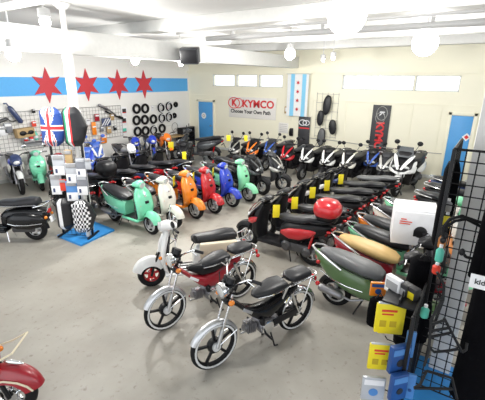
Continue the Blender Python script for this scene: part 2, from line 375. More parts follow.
    ca.tube([(.46, .14, .62), (.62, .14, .68), (.76, .14, .76), (.76, -.14, .76), (.62, -.14, .68), (.46, -.14, .62)], .009, 6)
    K.append(('carrier', ca, 'cream', []))
    ft = MB()
    for s in (1, -1):
        ft.tube([(fx + .225 * math.cos(math.radians(a)), s * .106 * (.72 if a < 20 else .86 if a < 40 else .97), R + .02 + .19 * math.sin(math.radians(a)) + .01) for a in (14, 35, 60, 90, 120, 150)], .009, 6)
    K.append(('fender_trim', ft, 'cream', []))
    cr = MB(); cr.ell((fx + .06, 0, R + .335), (.09, .018, .025), ry(12)); K.append(('fender_crest', cr, 'chrome', []))
    bx = MB(); bx.box((-.44, 0.235, .63), (.60, .10, .26), .03); K.append(('saddle_cushion', bx, 'cushion', []))
    return K

def kit_sport():
    fx, R = .65, .235
    K = []
    for x in (fx, -fx):
        K.append(('wheel', tyre(x, R, .06), 'tyre', [('rim', rim(x, R, .145, 3, .04, .035, .05), 'rim')]))
    K.append(('fork', both(lambda m, s: m.tube([(fx, s * .08, R), (.57, s * .075, .45), (.50, s * .06, .62)], .022, 8)), 'dark', []))
    K.append(('fender', fender(fx, R, .255, 20, 150, .085, .025, .05), 'fender', []))
    def wedge(secs, e=3.2): return loftx(secs, 12, e)
    fm = MB(); fm.loft([ring(c, (0, 1, 0), (-.55, 0, .83), a, b, 10, 2.6) for c, a, b in (((.64, 0, .62), .03, .03), ((.57, 0, .66), .12, .09), ((.50, 0, .72), .19, .15), ((.42, 0, .78), .20, .19), ((.36, 0, .80), .17, .19))])
    hl = [MB(), MB()]
    for m, s in zip(hl, (1, -1)): m.ell((.555, s * .085, .70), (.035, .075, .035), rx(s * -18) @ ry(-40))
    K.append(('front_fairing', fm, 'dark', [('headlight', hl[0], 'lens'), ('headlight', hl[1], 'lens')]))
    ms = MB()
    for s in (1, -1):
        ms.loft([ring(c, (0, 1, 0), (-.6, 0, .8), a, b, 8, 2.2) for c, a, b in (((.63, s * .03, .655), .02, .02), ((.56, s * .075, .765), .035, .022), ((.46, s * .13, .88), .035, .025), ((.37, s * .165, .95), .02, .015))])
        ms.loft([ring(c, (0, 1, 0), (-.3, 0, .95), a, b, 8, 2.2) for c, a, b in (((.60, s * .05, .60), .03, .03), ((.52, s * .15, .60), .05, .05), ((.42, s * .21, .63), .03, .07), ((.34, s * .215, .66), .015, .05))])
    K.append(('accent_panel', ms, 'body', []))
    K.append(('leg_shield', loftz([(.26, .33, .06, .14), (.40, .40, .09, .18), (.60, .39, .09, .205), (.78, .34, .08, .19), (.92, .29, .06, .13)], 12, 3), 'dark', []))
    hs = MB(); hs.loft([ring((x, 0, z), (0, 1, 0), (-.4, 0, 1), hy, hz, 12, 2.6) for x, z, hy, hz in ((.18, 1.01, .09, .02), (.24, 1.02, .17, .04), (.32, 1.0, .15, .05), (.39, .97, .10, .04))])
    K.append(('headset', hs, 'dark', []))
    hb = MB(); hb.tube([(.17, .30, 1.03), (.23, .15, 1.02), (.23, -.15, 1.02), (.17, -.30, 1.03)], .012, 8)
    K.append(('handlebar', hb, 'dark', [('grips', both(lambda m, s: m.tube([(.17, s * .30, 1.03), (.20, s * .19, 1.025)], .02, 8)), 'dark'), ('brake_levers', both(lambda m, s: m.tube([(.23, s * .17, 1.03), (.245, s * .29, 1.03)], .007, 6)), 'chrome')]))
    fb = MB(); fb.box((.10, 0, .27), (.50, .38, .07), .02); K.append(('floorboard', fb, 'dark', []))
    bo = wedge([(-.98, .74, .04, .03), (-.90, .71, .09, .07), (-.70, .65, .14, .13), (-.45, .57, .17, .19), (-.22, .52, .165, .22), (-.08, .46, .13, .18)])
    sp = MB()
    for s in (1, -1):
        sp.loft([ring((x, s * y, z), (0, 1, 0), (0, 0, 1), hy, hz, 10, 2.4) for x, y, z, hy, hz in ((-.74, .12, .64, .02, .02), (-.66, .15, .61, .03, .065), (-.48, .172, .565, .035, .10), (-.28, .178, .54, .03, .095), (-.12, .155, .53, .015, .03))])
    K.append(('body', bo, 'dark', [('side_panel', sp, 'side')]))
    se = loftx([(-.92, .825, .07, .025), (-.86, .835, .12, .045), (-.62, .83, .145, .05), (-.52, .795, .15, .055), (-.25, .765, .15, .05), (-.06, .755, .11, .045), (.0, .755, .05, .02)], 16, 3)
    K.append(('seat', se, 'seat', [('piping', both(lambda m, s: m.tube([(-.86, s * .12, .81), (-.62, s * .148, .80), (-.5, s * .153, .765), (-.25, s * .153, .74), (-.08, s * .115, .735)], .006, 6)), 'seattrim')]))
    gb = MB(); gb.tube([(-.66, .15, .80), (-.88, .15, .84), (-1.0, .08, .86), (-1.0, -.08, .86), (-.88, -.15, .84), (-.66, -.15, .80)], .014, 8); K.append(('grab_rail', gb, 'rail', []))
    tl = MB(); tl.box((-.985, 0, .735), (.05, .13, .045), .015); K.append(('tail_light', tl, 'redlens', []))
    for s in (1, -1):
        t = MB(); t.ell((-.95, s * .11, .70), (.04, .03, .022)); K.append(('turn_signal', t, 'redlens', []))
    pl = MB(); pl.box((-1.03, 0, .55), (.012, .11, .15), .004, ry(25)); pl.box((-.96, 0, .60), (.12, .05, .03), .008, ry(35)); K.append(('plate_bracket', pl, 'dark', []))
    K.append(('mudguard', fender(-fx, R, .265, 55, 165, .07, .02, .03), 'dark', []))
    en = MB(); en.box((-.42, .08, .29), (.50, .13, .17), .04); en.lathe([(.09, 0), (.095, .02), (.06, .05)], (-.22, .13, .29), (0, 1, 0), 16); en.lathe([(.08, 0), (.085, .02), (.05, .05)], (-.60, .13, .26), (0, 1, 0), 16)
    K.append(('engine', en, 'engine', []))
    ex = MB(); ex.tube([(-.15, -.08, .25), (-.32, -.14, .22), (-.45, -.16, .29)], .018, 8); ex.lathe([(.035, 0), (.062, .03), (.066, .33), (.045, .38), (.02, .39)], (-.42, -.17, .29), (-1, 0, .22), 14); K.append(('exhaust', ex, 'steel', []))
    K.append(('shock_absorber', both(lambda m, s: m.tube([(-.62, s * .12, .28), (-.70, s * .12, .60)], .022, 8)), 'redlens', []))
    K.append(('stand', both(lambda m, s: m.tube([(-.24, s * .07, .24), (-.33, s * .14, .015)], .012, 6)), 'dark', []))
    for s in (1, -1): K.append(('mirror', mirror_bm(.24, 1.02, s, .16, .17), 'dark', [('mirror_glass', mirror_glass(.24, 1.02, s, .16, .17), 'dark')]))
    ws = MB(); ws.sheet([[(.43 - .16 * t - .08 * abs(y) ** 2 * 4, y * (1 - .35 * t), .90 + .38 * t) for y in (-.2, -.12, -.04, .04, .12, .2)] for t in (0, .25, .5, .75, 1)], .006); K.append(('windscreen', ws, 'smoke', []))
    tcs = loftz([(.93, -.86, .16, .17), (.96, -.86, .20, .20), (1.02, -.86, .22, .22), (1.11, -.855, .21, .21), (1.18, -.85, .155, .165), (1.21, -.845, .07, .08)], 20, 2.5)
    tb = loftz([(.86, -.86, .12, .12), (.91, -.86, .18, .18), (.955, -.86, .195, .195)], 20, 2.6)
    K.append(('top_case', tcs, 'case', [('top_case_base', tb, 'dark')]))
    return K

def kit_moped():
    fx, R = .585, .285
    K = []
    for x in (fx, -fx):
        t = rim(x, R, .258, 0, .037, .02, .05); sp = MB()
        for i in range(5):
            a = 2 * PI * i / 5 + .2; m = .145
            sp.box((x + m * math.cos(a), 0, R + m * math.sin(a)), (.19, .03, .028), .006, Matrix.Rotation(-a, 3, 'Y'))
        sp.lathe([(.085, -.03), (.09, 0), (.085, .03)], (x, 0, R), (0, 1, 0), 18)
        K.append(('wheel', tyre(x, R, .036, 36), 'tyre', [('rim', t, 'polish'), ('spokes', sp, 'spoke')]))
    lo = both(lambda m, s: m.tube([(fx, s * .06, R), (.515, s * .06, .50)], .022, 10)); up = both(lambda m, s: m.tube([(.515, s * .06, .50), (.385, s * .06, .90)], .015, 10))
    cl = MB(); cl.box((.39, 0, .89), (.06, .17, .03), .01, ry(-18)); cl.box((.43, 0, .76), (.05, .16, .03), .01, ry(-18)); cl.tube([(.43, 0, .74), (.37, 0, .92)], .03, 10)
    K.append(('fork', lo, 'alloy', [('fork_tube', up, 'chrome'), ('fork_clamp', cl, 'black')]))
    K.append(('fender', fender(fx, R, .288, 22, 160, .043, .016, .02, n=18, taper=False), 'fender', [('fender_stay', both(lambda m, s: m.tube([(fx, s * .055, R), (fx + .28 * math.cos(math.radians(155)), s * .05, R + .28 * math.sin(math.radians(155)))], .006, 6)), 'chrome')]))
    hs = MB(); hs.lathe([(.02, -.11), (.05, -.09), (.075, -.04), (.082, .0), (.078, .01)], (.49, 0, .92), (1, 0, -.1), 20); hl = MB(); hl.lathe([(.074, 0), (.06, .02), (.001, .03)], (.497, 0, .919), (1, 0, -.1), 20)
    hr = MB(); hr.lathe([(.07, 0), (.086, 0), (.086, .02), (.07, .02)], (.492, 0, .92), (1, 0, -.1), 20, True)
    K.append(('headlight', hs, 'chrome', [('lens', hl, 'lens'), ('headlight_ring', hr, 'chrome')]))
    sd = MB(); sd.lathe([(.045, 0), (.045, .06), (.035, .065)], (.41, .03, .99), (-.4, 0, 1), 16); sd.lathe([(.035, 0), (.035, .05), (.03, .055)], (.40, -.06, .98), (-.4, 0, 1), 14); sd.box((.40, -.01, .965), (.07, .16, .03), .01); K.append(('speedometer', sd, 'black', []))
    for s in (1, -1):
        t = MB(); t.ell((.45, s * .125, .82), (.035, .03, .03)); t2 = MB(); t2.tube([(.42, s * .05, .83), (.44, s * .12, .82)], .007, 6); K.append(('turn_signal', t, 'amber', [('signal_stalk', t2, 'chrome')]))
    hb = MB(); hb.tube([(.22, .32, 1.06), (.29, .20, 1.075), (.36, .10, 1.0), (.385, 0, .93), (.36, -.10, 1.0), (.29, -.20, 1.075), (.22, -.32, 1.06)], .011, 8)
    K.append(('handlebar', hb, 'chrome', [('grips', both(lambda m, s: m.tube([(.22, s * .32, 1.06), (.275, s * .23, 1.07)], .019, 8)), 'black'), ('brake_levers', both(lambda m, s: m.tube([(.31, s * .20, 1.065), (.30, s * .31, 1.05)], .006, 6)), 'chrome')]))
    K.append(('control_cables', both(lambda m, s: m.tube([(.31, s * .2, 1.06), (.42, s * .16, 1.04), (.45, s * .09, .88), (.36, s * .05, .72)], .006, 6)), 'black', []))
    for s in (1, -1): K.append(('mirror', mirror_bm(.30, 1.07, s, .17, .14), 'black', [('mirror_glass', mirror_glass(.30, 1.07, s, .17, .14, .045), 'black')]))
    fr = MB(); fr.loft([ring(c, (0, 1, 0), u, a, b, 12, 3) for c, u, a, b in (((.42, 0, .79), (.6, 0, .8), .05, .085), ((.31, 0, .70), (.5, 0, .86), .072, .10), ((.17, 0, .56), (.5, 0, .86), .082, .105), ((.03, 0, .475), (.3, 0, 1), .085, .105), ((-.10, 0, .46), (0, 0, 1), .085, .11), ((-.24, 0, .50), (-.35, 0, 1), .08, .11), ((-.40, 0, .57), (-.4, 0, 1), .06, .08), ((-.55, 0, .63), (-.3, 0, 1), .045, .045))])
    dl = both(lambda m, s: m.box((.21, s * .0805, .60), (.15, .008, .035), .003, ry(-36)))
    K.append(('frame_cover', fr, 'body', [('tank_decal', dl, 'decal')]))
    sp = MB(); sp.loft([ring((x, 0, z), (0, 1, 0), (0, 0, 1), hy, hz, 12, 3) for x, z, hy, hz in ((.26, .735, .03, .02), (.20, .72, .055, .05), (.05, .66, .065, .09), (-.12, .65, .07, .09), (-.30, .67, .065, .06), (-.36, .68, .04, .03))]); K.append(('battery_cover', sp, 'black', []))
    se = loftx([(-.36, .745, .07, .025), (-.33, .755, .12, .045), (-.20, .755, .13, .05), (-.06, .735, .105, .045), (.06, .72, .065, .035), (.09, .715, .03, .015)], 18, 2.8)
    K.append(('seat', se, 'seat', [('seat_trim', both(lambda m, s: m.tube([(-.34, s * .112, .73), (-.2, s * .132, .725), (-.06, s * .107, .71), (.06, s * .067, .70)], .007, 6)), 'chrome')]))
    ps = loftx([(-.74, .775, .07, .025), (-.71, .785, .11, .045), (-.56, .785, .12, .05), (-.44, .78, .11, .045), (-.40, .775, .06, .02)], 18, 3.2)
    K.append(('passenger_seat', ps, 'seat', [('seat_trim', both(lambda m, s: m.tube([(-.72, s * .108, .755), (-.56, s * .124, .75), (-.43, s * .11, .755)], .007, 6)), 'chrome')]))
    rk = MB(); rk.tube([(-.36, .10, .72), (-.78, .10, .735), (-.84, .05, .75), (-.84, -.05, .75), (-.78, -.10, .735), (-.36, -.10, .72)], .01, 8)
    rk.tube([(-.60, .10, .73), (-.60, -.10, .73)], .008, 6); rk.tube([(-.72, .10, .73), (-fx, .075, R)], .008, 6); rk.tube([(-.72, -.10, .73), (-fx, -.075, R)], .008, 6)
    rk.tube([(-.30, .06, .56), (-.34, .10, .72)], .012, 6); rk.tube([(-.30, -.06, .56), (-.34, -.10, .72)], .012, 6)
    rk.tube([(-.20, 0, .62), (-.20, 0, .74)], .03, 10)
    K.append(('luggage_rack', rk, 'chrome', []))
    K.append(('mudguard', fender(-fx, R, .295, 40, 175, .05, .018, .02, n=18, taper=False), 'chrome', []))
    tl = MB(); tl.box((-.86, 0, .64), (.05, .09, .07), .02); th = MB(); th.box((-.81, 0, .645), (.07, .10, .06), .02); K.append(('tail_light', tl, 'redlens', [('tail_light_housing', th, 'chrome')]))
    for s in (1, -1):
        t = MB(); t.ell((-.80, s * .13, .64), (.03, .028, .028)); t2 = MB(); t2.tube([(-.79, s * .03, .65), (-.80, s * .12, .64)], .007, 6); K.append(('turn_signal', t, 'redlens', [('signal_stalk', t2, 'chrome')]))
    en = MB(); en.lathe([(.09, -.10), (.105, -.06), (.105, .06), (.09, .10)], (-.06, 0, .30), (0, 1, 0), 20); en.box((-.16, 0, .29), (.20, .16, .14), .03)
    fi = MB()
    for i in range(5): fi.box((.08 + .024 * i, 0, .325 + .003 * i), (.012, .12, .12), .004)
    fi.lathe([(.04, 0), (.04, .16)], (.05, 0, .32), (1, 0, .12), 12)
    cv = both(lambda m, s: m.lathe([(.085, 0), (.08, .02), (.04, .03)], (-.06, s * .10, .30), (0, s, 0), 18))
    K.append(('engine', en, 'steel', [('cylinder_fins', fi, 'steel'), ('engine_cover', cv, 'chrome')]))
    ca = MB(); ca.lathe([(.03, 0), (.035, .06), (.02, .09)], (.0, .09, .36), (.3, 0, 1), 12); K.append(('carburetor', ca, 'black', []))
    ex = MB(); ex.tube([(.22, -.04, .30), (.20, -.09, .20), (.05, -.11, .17), (-.2, -.11, .19)], .014, 8); ex.lathe([(.018, 0), (.038, .05), (.04, .48), (.02, .53)], (-.2, -.115, .19), (-1, 0, .16), 14); K.append(('exhaust', ex, 'chrome', []))
    K.append(('shock_absorber', both(lambda m, s: (m.tube([(-.56, s * .085, R + .01), (-.49, s * .085, .44)], .014, 8), m.tube([(-.49, s * .085, .44), (-.42, s * .085, .62)], .024, 10))), 'chrome', []))
    K.append(('swingarm', both(lambda m, s: m.tube([(-.12, s * .05, .33), (-fx, s * .06, R)], .016, 8)), 'black', []))
    cc = MB(); cc.box((-.34, .075, .31), (.46, .02, .09), .01, ry(3)); K.append(('chain_guard', cc, 'black', []))
    pg = both(lambda m, s: m.tube([(-.02, s * .1, .24), (-.02, s * .24, .24)], .014, 8)); pg.tube([(-.02, -.13, .24), (-.02, .13, .24)], .01, 6); K.append(('foot_pegs', pg, 'black', []))
    K.append(('stand', both(lambda m, s: m.tube([(-.12, s * .05, .25), (-.16, s * .12, .012), (-.20, s * .13, .012)], .011, 6)), 'black', []))
    return K

def kit_motorcycle():
    fx, R = .66, .30
    K = []
    for x in (fx, -fx):
        K.append(('wheel', tyre(x, R, .055), 'tyre', [('rim', rim(x, R, .21, 5, .035, .03, .05), 'rim')]))
    K.append(('fork', both(lambda m, s: (m.tube([(fx, s * .09, R), (.59, s * .09, .52)], .028, 8), m.tube([(.59, s * .09, .52), (.47, s * .09, .92)], .02, 8))), 'forkc', []))
    K.append(('fender', fender(fx, R, .325, 35, 140, .075, .02, .03), 'fender', []))
    hm = MB(); hm.loft([ring(c, (0, 1, 0), (-.3, 0, .95), a, b, 12, 2.6) for c, a, b in (((.64, 0, .84), .05, .05), ((.60, 0, .86), .11, .10), ((.52, 0, .90), .14, .15), ((.45, 0, .93), .11, .13))])
    hl = MB(); hl.ell((.625, 0, .85), (.035, .075, .055)); K.append(('headlight_mask', hm, 'mask', [('headlight', hl, 'lens')]))
    hb = MB(); hb.tube([(.33, .37, 1.05), (.40, .2, 1.05), (.44, .08, .98), (.44, -.08, .98), (.40, -.2, 1.05), (.33, -.37, 1.05)], .013, 8)
    K.append(('handlebar', hb, 'dark', [('grips', both(lambda m, s: m.tube([(.33, s * .37, 1.05), (.375, s * .25, 1.05)], .02, 8)), 'dark')]))
    tk = loftx([(.40, .82, .08, .06), (.30, .83, .14, .11), (.12, .80, .155, .12), (-.04, .75, .11, .08), (-.10, .73, .06, .03)], 16, 2.6)
    sc = MB()
    for s in (1, -1): sc.loft([ring((x, s * y, z), (0, 1, 0), (0, 0, 1), hy, hz, 10, 2.4) for x, y, z, hy, hz in ((.46, .15, .72, .015, .05), (.34, .17, .68, .03, .13), (.16, .15, .62, .03, .12), (.0, .12, .58, .015, .04))])
    K.append(('tank', tk, 'body', [('radiator_shroud', sc, 'shroud')]))
    K.append(('seat', loftx([(-.72, .86, .07, .025), (-.66, .86, .11, .05), (-.40, .83, .13, .055), (-.18, .78, .12, .05), (-.04, .79, .07, .03)], 16, 3), 'seat', []))
    K.append(('tail_fairing', loftx([(-.88, .86, .03, .02), (-.78, .83, .08, .05), (-.55, .76, .10, .08), (-.30, .70, .10, .07)], 12, 2.6), 'body', []))
    tl = MB(); tl.box((-.88, 0, .84), (.04, .08, .04), .012); K.append(('tail_light', tl, 'redlens', []))
    en = MB(); en.lathe([(.13, -.14), (.15, -.10), (.15, .10), (.13, .14)], (.02, 0, .40), (0, 1, 0), 18); en.box((.16, 0, .52), (.16, .2, .24), .02, ry(20)); en.box((-.12, 0, .40), (.26, .22, .2), .04); K.append(('engine', en, 'engine', []))
    fr = both(lambda m, s: (m.tube([(.44, s * .04, .86), (.28, s * .13, .60), (.20, s * .12, .28), (-.2, s * .12, .26), (-.25, s * .12, .55), (.40, s * .06, .80)], .018, 8), m.tube([(-.22, s * .11, .55), (-.70, s * .08, .78)], .014, 8))); K.append(('frame', fr, 'dark', []))
    K.append(('swingarm', both(lambda m, s: m.tube([(-.20, s * .09, .38), (-fx, s * .10, R)], .025, 8)), 'forkc', []))
    ex = MB(); ex.tube([(.2, -.1, .45), (.22, -.14, .26), (-.1, -.15, .26), (-.3, -.15, .36)], .02, 8); ex.lathe([(.03, 0), (.05, .05), (.052, .38), (.03, .42)], (-.3, -.15, .36), (-1, 0, .35), 14); K.append(('exhaust', ex, 'steel', []))
    st = MB(); st.tube([(-.05, .12, .28), (-.1, .26, .012)], .012, 6); K.append(('stand', st, 'dark', []))
    for s in (1, -1): K.append(('mirror', mirror_bm(.41, 1.05, s, .18, .14), 'dark', [('mirror_glass', mirror_glass(.41, 1.05, s, .18, .14, .045), 'dark')]))
    return K

def kit_maxi():
    out = []
    wide = ('front_fairing', 'accent_panel', 'leg_shield', 'headset', 'body', 'seat')
    for nm, mb, role, subs in kit_sport():
        for q in [mb] + [t[1] for t in subs]:
            if nm in wide: q.v = [(x, y * 1.3, z) for x, y, z in q.v]
            if nm == 'windscreen': q.v = [(x, y * 1.1, .9 + (z - .9) * .6) for x, y, z in q.v]
            if nm == 'accent_panel':
                for s in (1, -1):
                    q.loft([ring(c, (0, 1, 0), (-.3, 0, .95), a_, b_, 10, 2.4) for c, a_, b_ in (((.64, s * .03, .56), .02, .03), ((.57, s * .13, .62), .07, .075), ((.46, s * .23, .70), .05, .11), ((.34, s * .27, .76), .02, .07))])
                q.loft([ring(c, (0, 1, 0), (-.3, 0, .95), a_, b_, 10, 2.4) for c, a_, b_ in (((.60, 0, .48), .05, .04), ((.52, 0, .50), .11, .09), ((.44, 0, .50), .10, .09))])
        out.append((nm, mb, role, subs))
    return out
SPLIT = dict(grips='grip', brake_levers='brake_lever', piping='piping', trim_strip='trim_strip', side_panel='side_panel', radiator_shroud='radiator_shroud', control_cables='control_cable', seat_trim='seat_trim', fork_tube='fork_tube', tank_decal='tank_decal', engine_cover='engine_cover', fender_stay='fender_stay', fender_trim='fender_trim', floor_strips='floor_strip', shock_absorber='shock_absorber')
def pieces(mb):
    par = list(range(len(mb.v)))
    def fd(i):
        while par[i] != i: par[i] = par[par[i]]; i = par[i]
        return i
    for f in mb.f:
        for i in f[1:]: par[fd(i)] = fd(f[0])
    g = {}
    for f, mi in zip(mb.f, mb.m): g.setdefault(fd(f[0]), []).append((f, mi))
    out = []
    for fs in g.values():
        ids = sorted({i for f, _ in fs for i in f}); mp = {i: k for k, i in enumerate(ids)}
        q = MB(); q.v = [mb.v[i] for i in ids]; q.f = [[mp[i] for i in f] for f, _ in fs]; q.m = [mi for _, mi in fs]; out.append(q)
    return out
KITS = {}
def kit(k):
    if k not in KITS:
        out = []
        for nm, mb, role, subs in globals()['kit_' + k]():
            ss = [(SPLIT.get(n2, n2), q.mesh(n2), r2) for n2, m2, r2 in subs for q in (pieces(m2) if n2 in SPLIT else [m2])]
            if nm in SPLIT and not subs:
                out += [(SPLIT[nm], q.mesh(nm), role, []) for q in pieces(mb)]
            else: out.append((nm, mb.mesh(nm), role, ss))
        KITS[k] = out
    return KITS[k]
SMOKE = mat('smoked_screen', (0.10, 0.11, 0.12), 0.1, 0, 0.5)
BASE = dict(tyre='rubber', rim='alloy', dark='black', inner='black', chrome='chrome', lens='lens', redlens='redlens', amber='amber', engine='engine', steel='steel',
            seat='vinyl', seattrim='black', mirror='chrome', side='gloss', fender='black', rail='black', black='black', alloy='alloy', decal='card', spoke='black', forkc='steel',
            polish='polish', cream='chrome', plate='card', case='red', cushion='creamseat', shroud='gloss', mask='white', body='gloss')
def vehicle(k, name, label, cat, x, y, head, pal, skip=(), scale=1.0, group=None, lean=0.0):
    p = dict(BASE); p.update(pal)
    p.setdefault('head', p['body']); p.setdefault('shield', p['body'])
    h = math.atan2(head[1], head[0])
    root = empty(name, (x, y, 0), h, label, cat, group)
    root.scale = (scale, scale, scale)
    for nm, me, role, subs in kit(k):
        if nm in skip: continue
        def mm(r): return SMOKE if r == 'smoke' else M[p[r]]
        o = put(nm, me, mm(role), root)
        for n2, m2, r2 in subs:
            if n2 in skip: continue
            put(n2, m2, mm(r2), o)
    return root

def by_front(fx_, fy_, head, wb):      # mid-point from the front contact
    l = math.hypot(*head); return fx_ - head[0] / l * wb, fy_ - head[1] / l * wb
# ------------------------------------------------------------------ the setting
X0, Y0 = -3.5, -7.0
def quad_box(name, x0, x1, y0, y1, z0, z1, m, parent=None, bev=0):
    mb = MB(); mb.box(((x0 + x1) / 2, (y0 + y1) / 2, (z0 + z1) / 2), (x1 - x0, y1 - y0, z1 - z0), bev)
    return struct(name, mb, m, parent)
quad_box('floor', X0, WX + .3, Y0, WY + .3, -.15, 0, M['floor'])
quad_box('ceiling', X0, WX + .3, Y0, WY + .3, CEIL, CEIL + .15, M['ceil'])
quad_box('wall_left', X0, WX + .3, WY, WY + .25, 0, CEIL, M['wall_left'])
# wall with two strips of high windows: real openings
def yz_at(px, py): p = at_x(px, py, WX); return p.y, p.z
WIN = []     # (y0, y1, z0, z1)
ZB, ZT = 2.68, 3.14
for a, b in ((212.5, 234.5), (236, 257), (258.5, 282.5), (342, 414), (415, 460)):
    WIN.append((yz_at(b, 85)[0], yz_at(a, 85)[0]))
def right_wall():
    mb = MB()
    mb.box((WX + .12, (Y0 + WY) / 2, ZB / 2), (.24, WY - Y0, ZB)); mb.box((WX + .12, (Y0 + WY) / 2, (ZT + CEIL) / 2), (.24, WY - Y0, CEIL - ZT))
    ys = [WY]
    for y0, y1 in sorted(WIN, reverse=True): ys += [y1, y0]
    ys.append(Y0)
    for i in range(0, len(ys), 2): mb.box((WX + .12, (ys[i] + ys[i + 1]) / 2, (ZB + ZT) / 2), (.24, ys[i] - ys[i + 1], ZT - ZB))
    return mb
struct('wall_right', right_wall(), M['wall_right'])
GL = mat('window_glass', (0.95, 0.97, 1.0), 0.02, trans=1.0)
for i, (y0, y1) in enumerate(WIN):
    fr = MB(); yc = (y0 + y1) / 2; zc = (ZB + ZT) / 2
    for z in (ZB + .015, ZT - .015): fr.box((WX + .06, yc, z), (.06, y1 - y0, .03))
    for y in (y0 + .015, y1 - .015): fr.box((WX + .06, y, zc), (.06, .03, ZT - ZB))
    w = struct('window_%d' % (i + 1), fr, M['frame'])
    g = MB(); g.box((WX + .06, yc, zc), (.012, y1 - y0 - .03, ZT - ZB - .03)); put('pane', g, GL, w)
# wall trims: rail under the windows, ledge above them, corner strip, panel joints
quad_box('trim_1', WX - .03, WX, Y0, WY, 2.27, 2.31, M['wall_right'])
quad_box('trim_2', WX - .10, WX, Y0, WY, 3.20, 3.28, M['wall_right'])
quad_box('trim_3', X0, WX, WY - .05, WY, 3.38, 3.46, M['wall_left'])
quad_box('baseboard_right', WX - .02, WX, Y0, WY, 0, .10, M['frame'])
quad_box('baseboard_left', X0, WX, WY - .02, WY, 0, .10, M['frame'])
mb = MB()
for px in (292, 312, 345, 411, 440): 
    y = at_x(px, 120, WX).y; mb.box((WX - .008, y, 1.15), (.016, .03, 2.3))
struct('trim_4', mb, M['wall_right'])
# big beam carried by the post, cross beams under the ceiling
quad_box('trim_5', X0, WX, 6.3, 6.62, 3.37, 3.76, M['beam'], bev=.01)
for i, (x, w, z) in enumerate(((2.6, .3, 3.86), (5.9, .35, 3.90), (9.0, .35, 3.90), (11.6, .30, 3.90))):
    quad_box('trim_%d' % (6 + i), x, x + w, Y0, WY, z, CEIL, M['beam'], bev=.01)
# conduits under the ceiling
for x, z, r, lab in ((6.55, 3.93, .035, 'white conduit pipe nearest the first cross beam, under the ceiling'), (6.85, 3.98, .025, 'thin white conduit pipe beside the thicker one under the ceiling'), (7.6, 3.9, .06, 'thick white pipe along the ceiling in front of the second cross beam')):
    mb = MB(); mb.tube([(x, -6.5, z), (x, 6.18, z)], r, 10)
    o = put('conduit_pipe', mb, M['pipe']); tag(o, lab, 'pipe')
    h = MB()
    for y in (-2, 1.2, 3.2, 5.4): h.box((x, y, (z + CEIL) / 2), (.05, .06, CEIL - z), .005)
    put('pipe_hanger', h, M['pipe'], o)
# doors
def wall_door(n, x0p, x1p, yp, labelz, seal):
    ya, yb = at_x(x1p, yp, WX).y, at_x(x0p, yp, WX).y; zt = 2.0
    d = MB(); d.box((WX - .02, (ya + yb) / 2, zt / 2), (.05, yb - ya, zt), .006)
    o = struct('door_%d' % n, d, M['doorblue'])
    f = MB()
    for y in (ya - .05, yb + .05): f.box((WX - .02, y, (zt + .1) / 2), (.07, .09, zt + .1), .006)
    f.box((WX - .02, (ya + yb) / 2, zt + .06), (.07, yb - ya + .19, .09), .006); put('door_frame', f, M['wall_right'], o)
    h = MB(); h.lathe([(.03, 0), (.03, .02), (.012, .03), (.012, .05), (.03, .06), (.03, .08)], (WX - .045, ya + .10, 1.0), (-1, 0, 0), 12); put('door_handle', h, M['steel'], o)
    return o, ya, yb
d1, a1, b1 = wall_door(1, 199.5, 213.5, 120, 0, 0)
d2, a2, b2 = wall_door(2, 452, 474, 116.5, 0, 0)
p = at_x(204.5, 115.5, WX)
s = MB(); s.lathe([(.13, 0), (.13, .006)], (WX - .046, p.y, p.z), (-1, 0, 0), 20)
for i in range(8):
    a = 2 * PI * i / 8; s.box((WX - .055, p.y + .05 * math.cos(a), p.z + .05 * math.sin(a)), (.006, .03, .03), 0, None, 1)
o = put('round_seal', s, [M['flagwhite'], M['greyprint']], ang=30); tag(o, 'small round white emblem sticker on the far blue door', 'sticker')
p = at_x(466.5, 137, WX)
s = MB(); s.box((WX - .05, p.y, p.z), (.01, .17, .17), 0, rx(45)); s.box((WX - .06, p.y, p.z), (.01, .09, .09), 0, rx(45), 1)
o = put('door_sticker', s, [M['flagwhite'], M['logored']]); tag(o, 'red and white diamond sticker on the near blue door', 'sticker')

# posts
def post(name, x, y, w, label):
    m = MB(); m.box((x, y, CEIL / 2), (w, w, CEIL), .01); return struct(name, m, M['column'])
cx_, cy_ = 4.05, 6.44
mb = MB()
for y in (-.05, .05): mb.box((cx_, cy_ + y, 3.37 / 2), (.12, .02, 3.37))
mb.box((cx_, cy_, 3.37 / 2), (.02, .10, 3.37)); struct('trim_11', mb, M['column'])
post('trim_12', 3.95, .02, .20, '')
mb = MB(); mb.tube([(3.86, 6.20, 0.02), (3.86, 6.20, 3.28), (3.86, 6.12, 3.42), (3.86, 6.12, 3.75)], .043, 12); mb.tube([(3.86, 6.12, 3.5), (3.86, 6.12, 4.11)], .045, 12)
o = put('drain_pipe', mb, M['column']); tag(o, 'white vertical drain pipe on the left post, bending under the beam', 'pipe')
for pr in (([(.06, 0), (.06, .08)], (3.86, 6.12, 3.62)), ([(.06, 0), (.06, .08)], (3.86, 6.19, 3.26)), ([(.07, 0), (.14, .08)], (3.86, 6.12, 4.03))):
    mb = MB(); mb.lathe(*pr, (0, 0, 1), 16); put('pipe_collar', mb, M['column'], o)

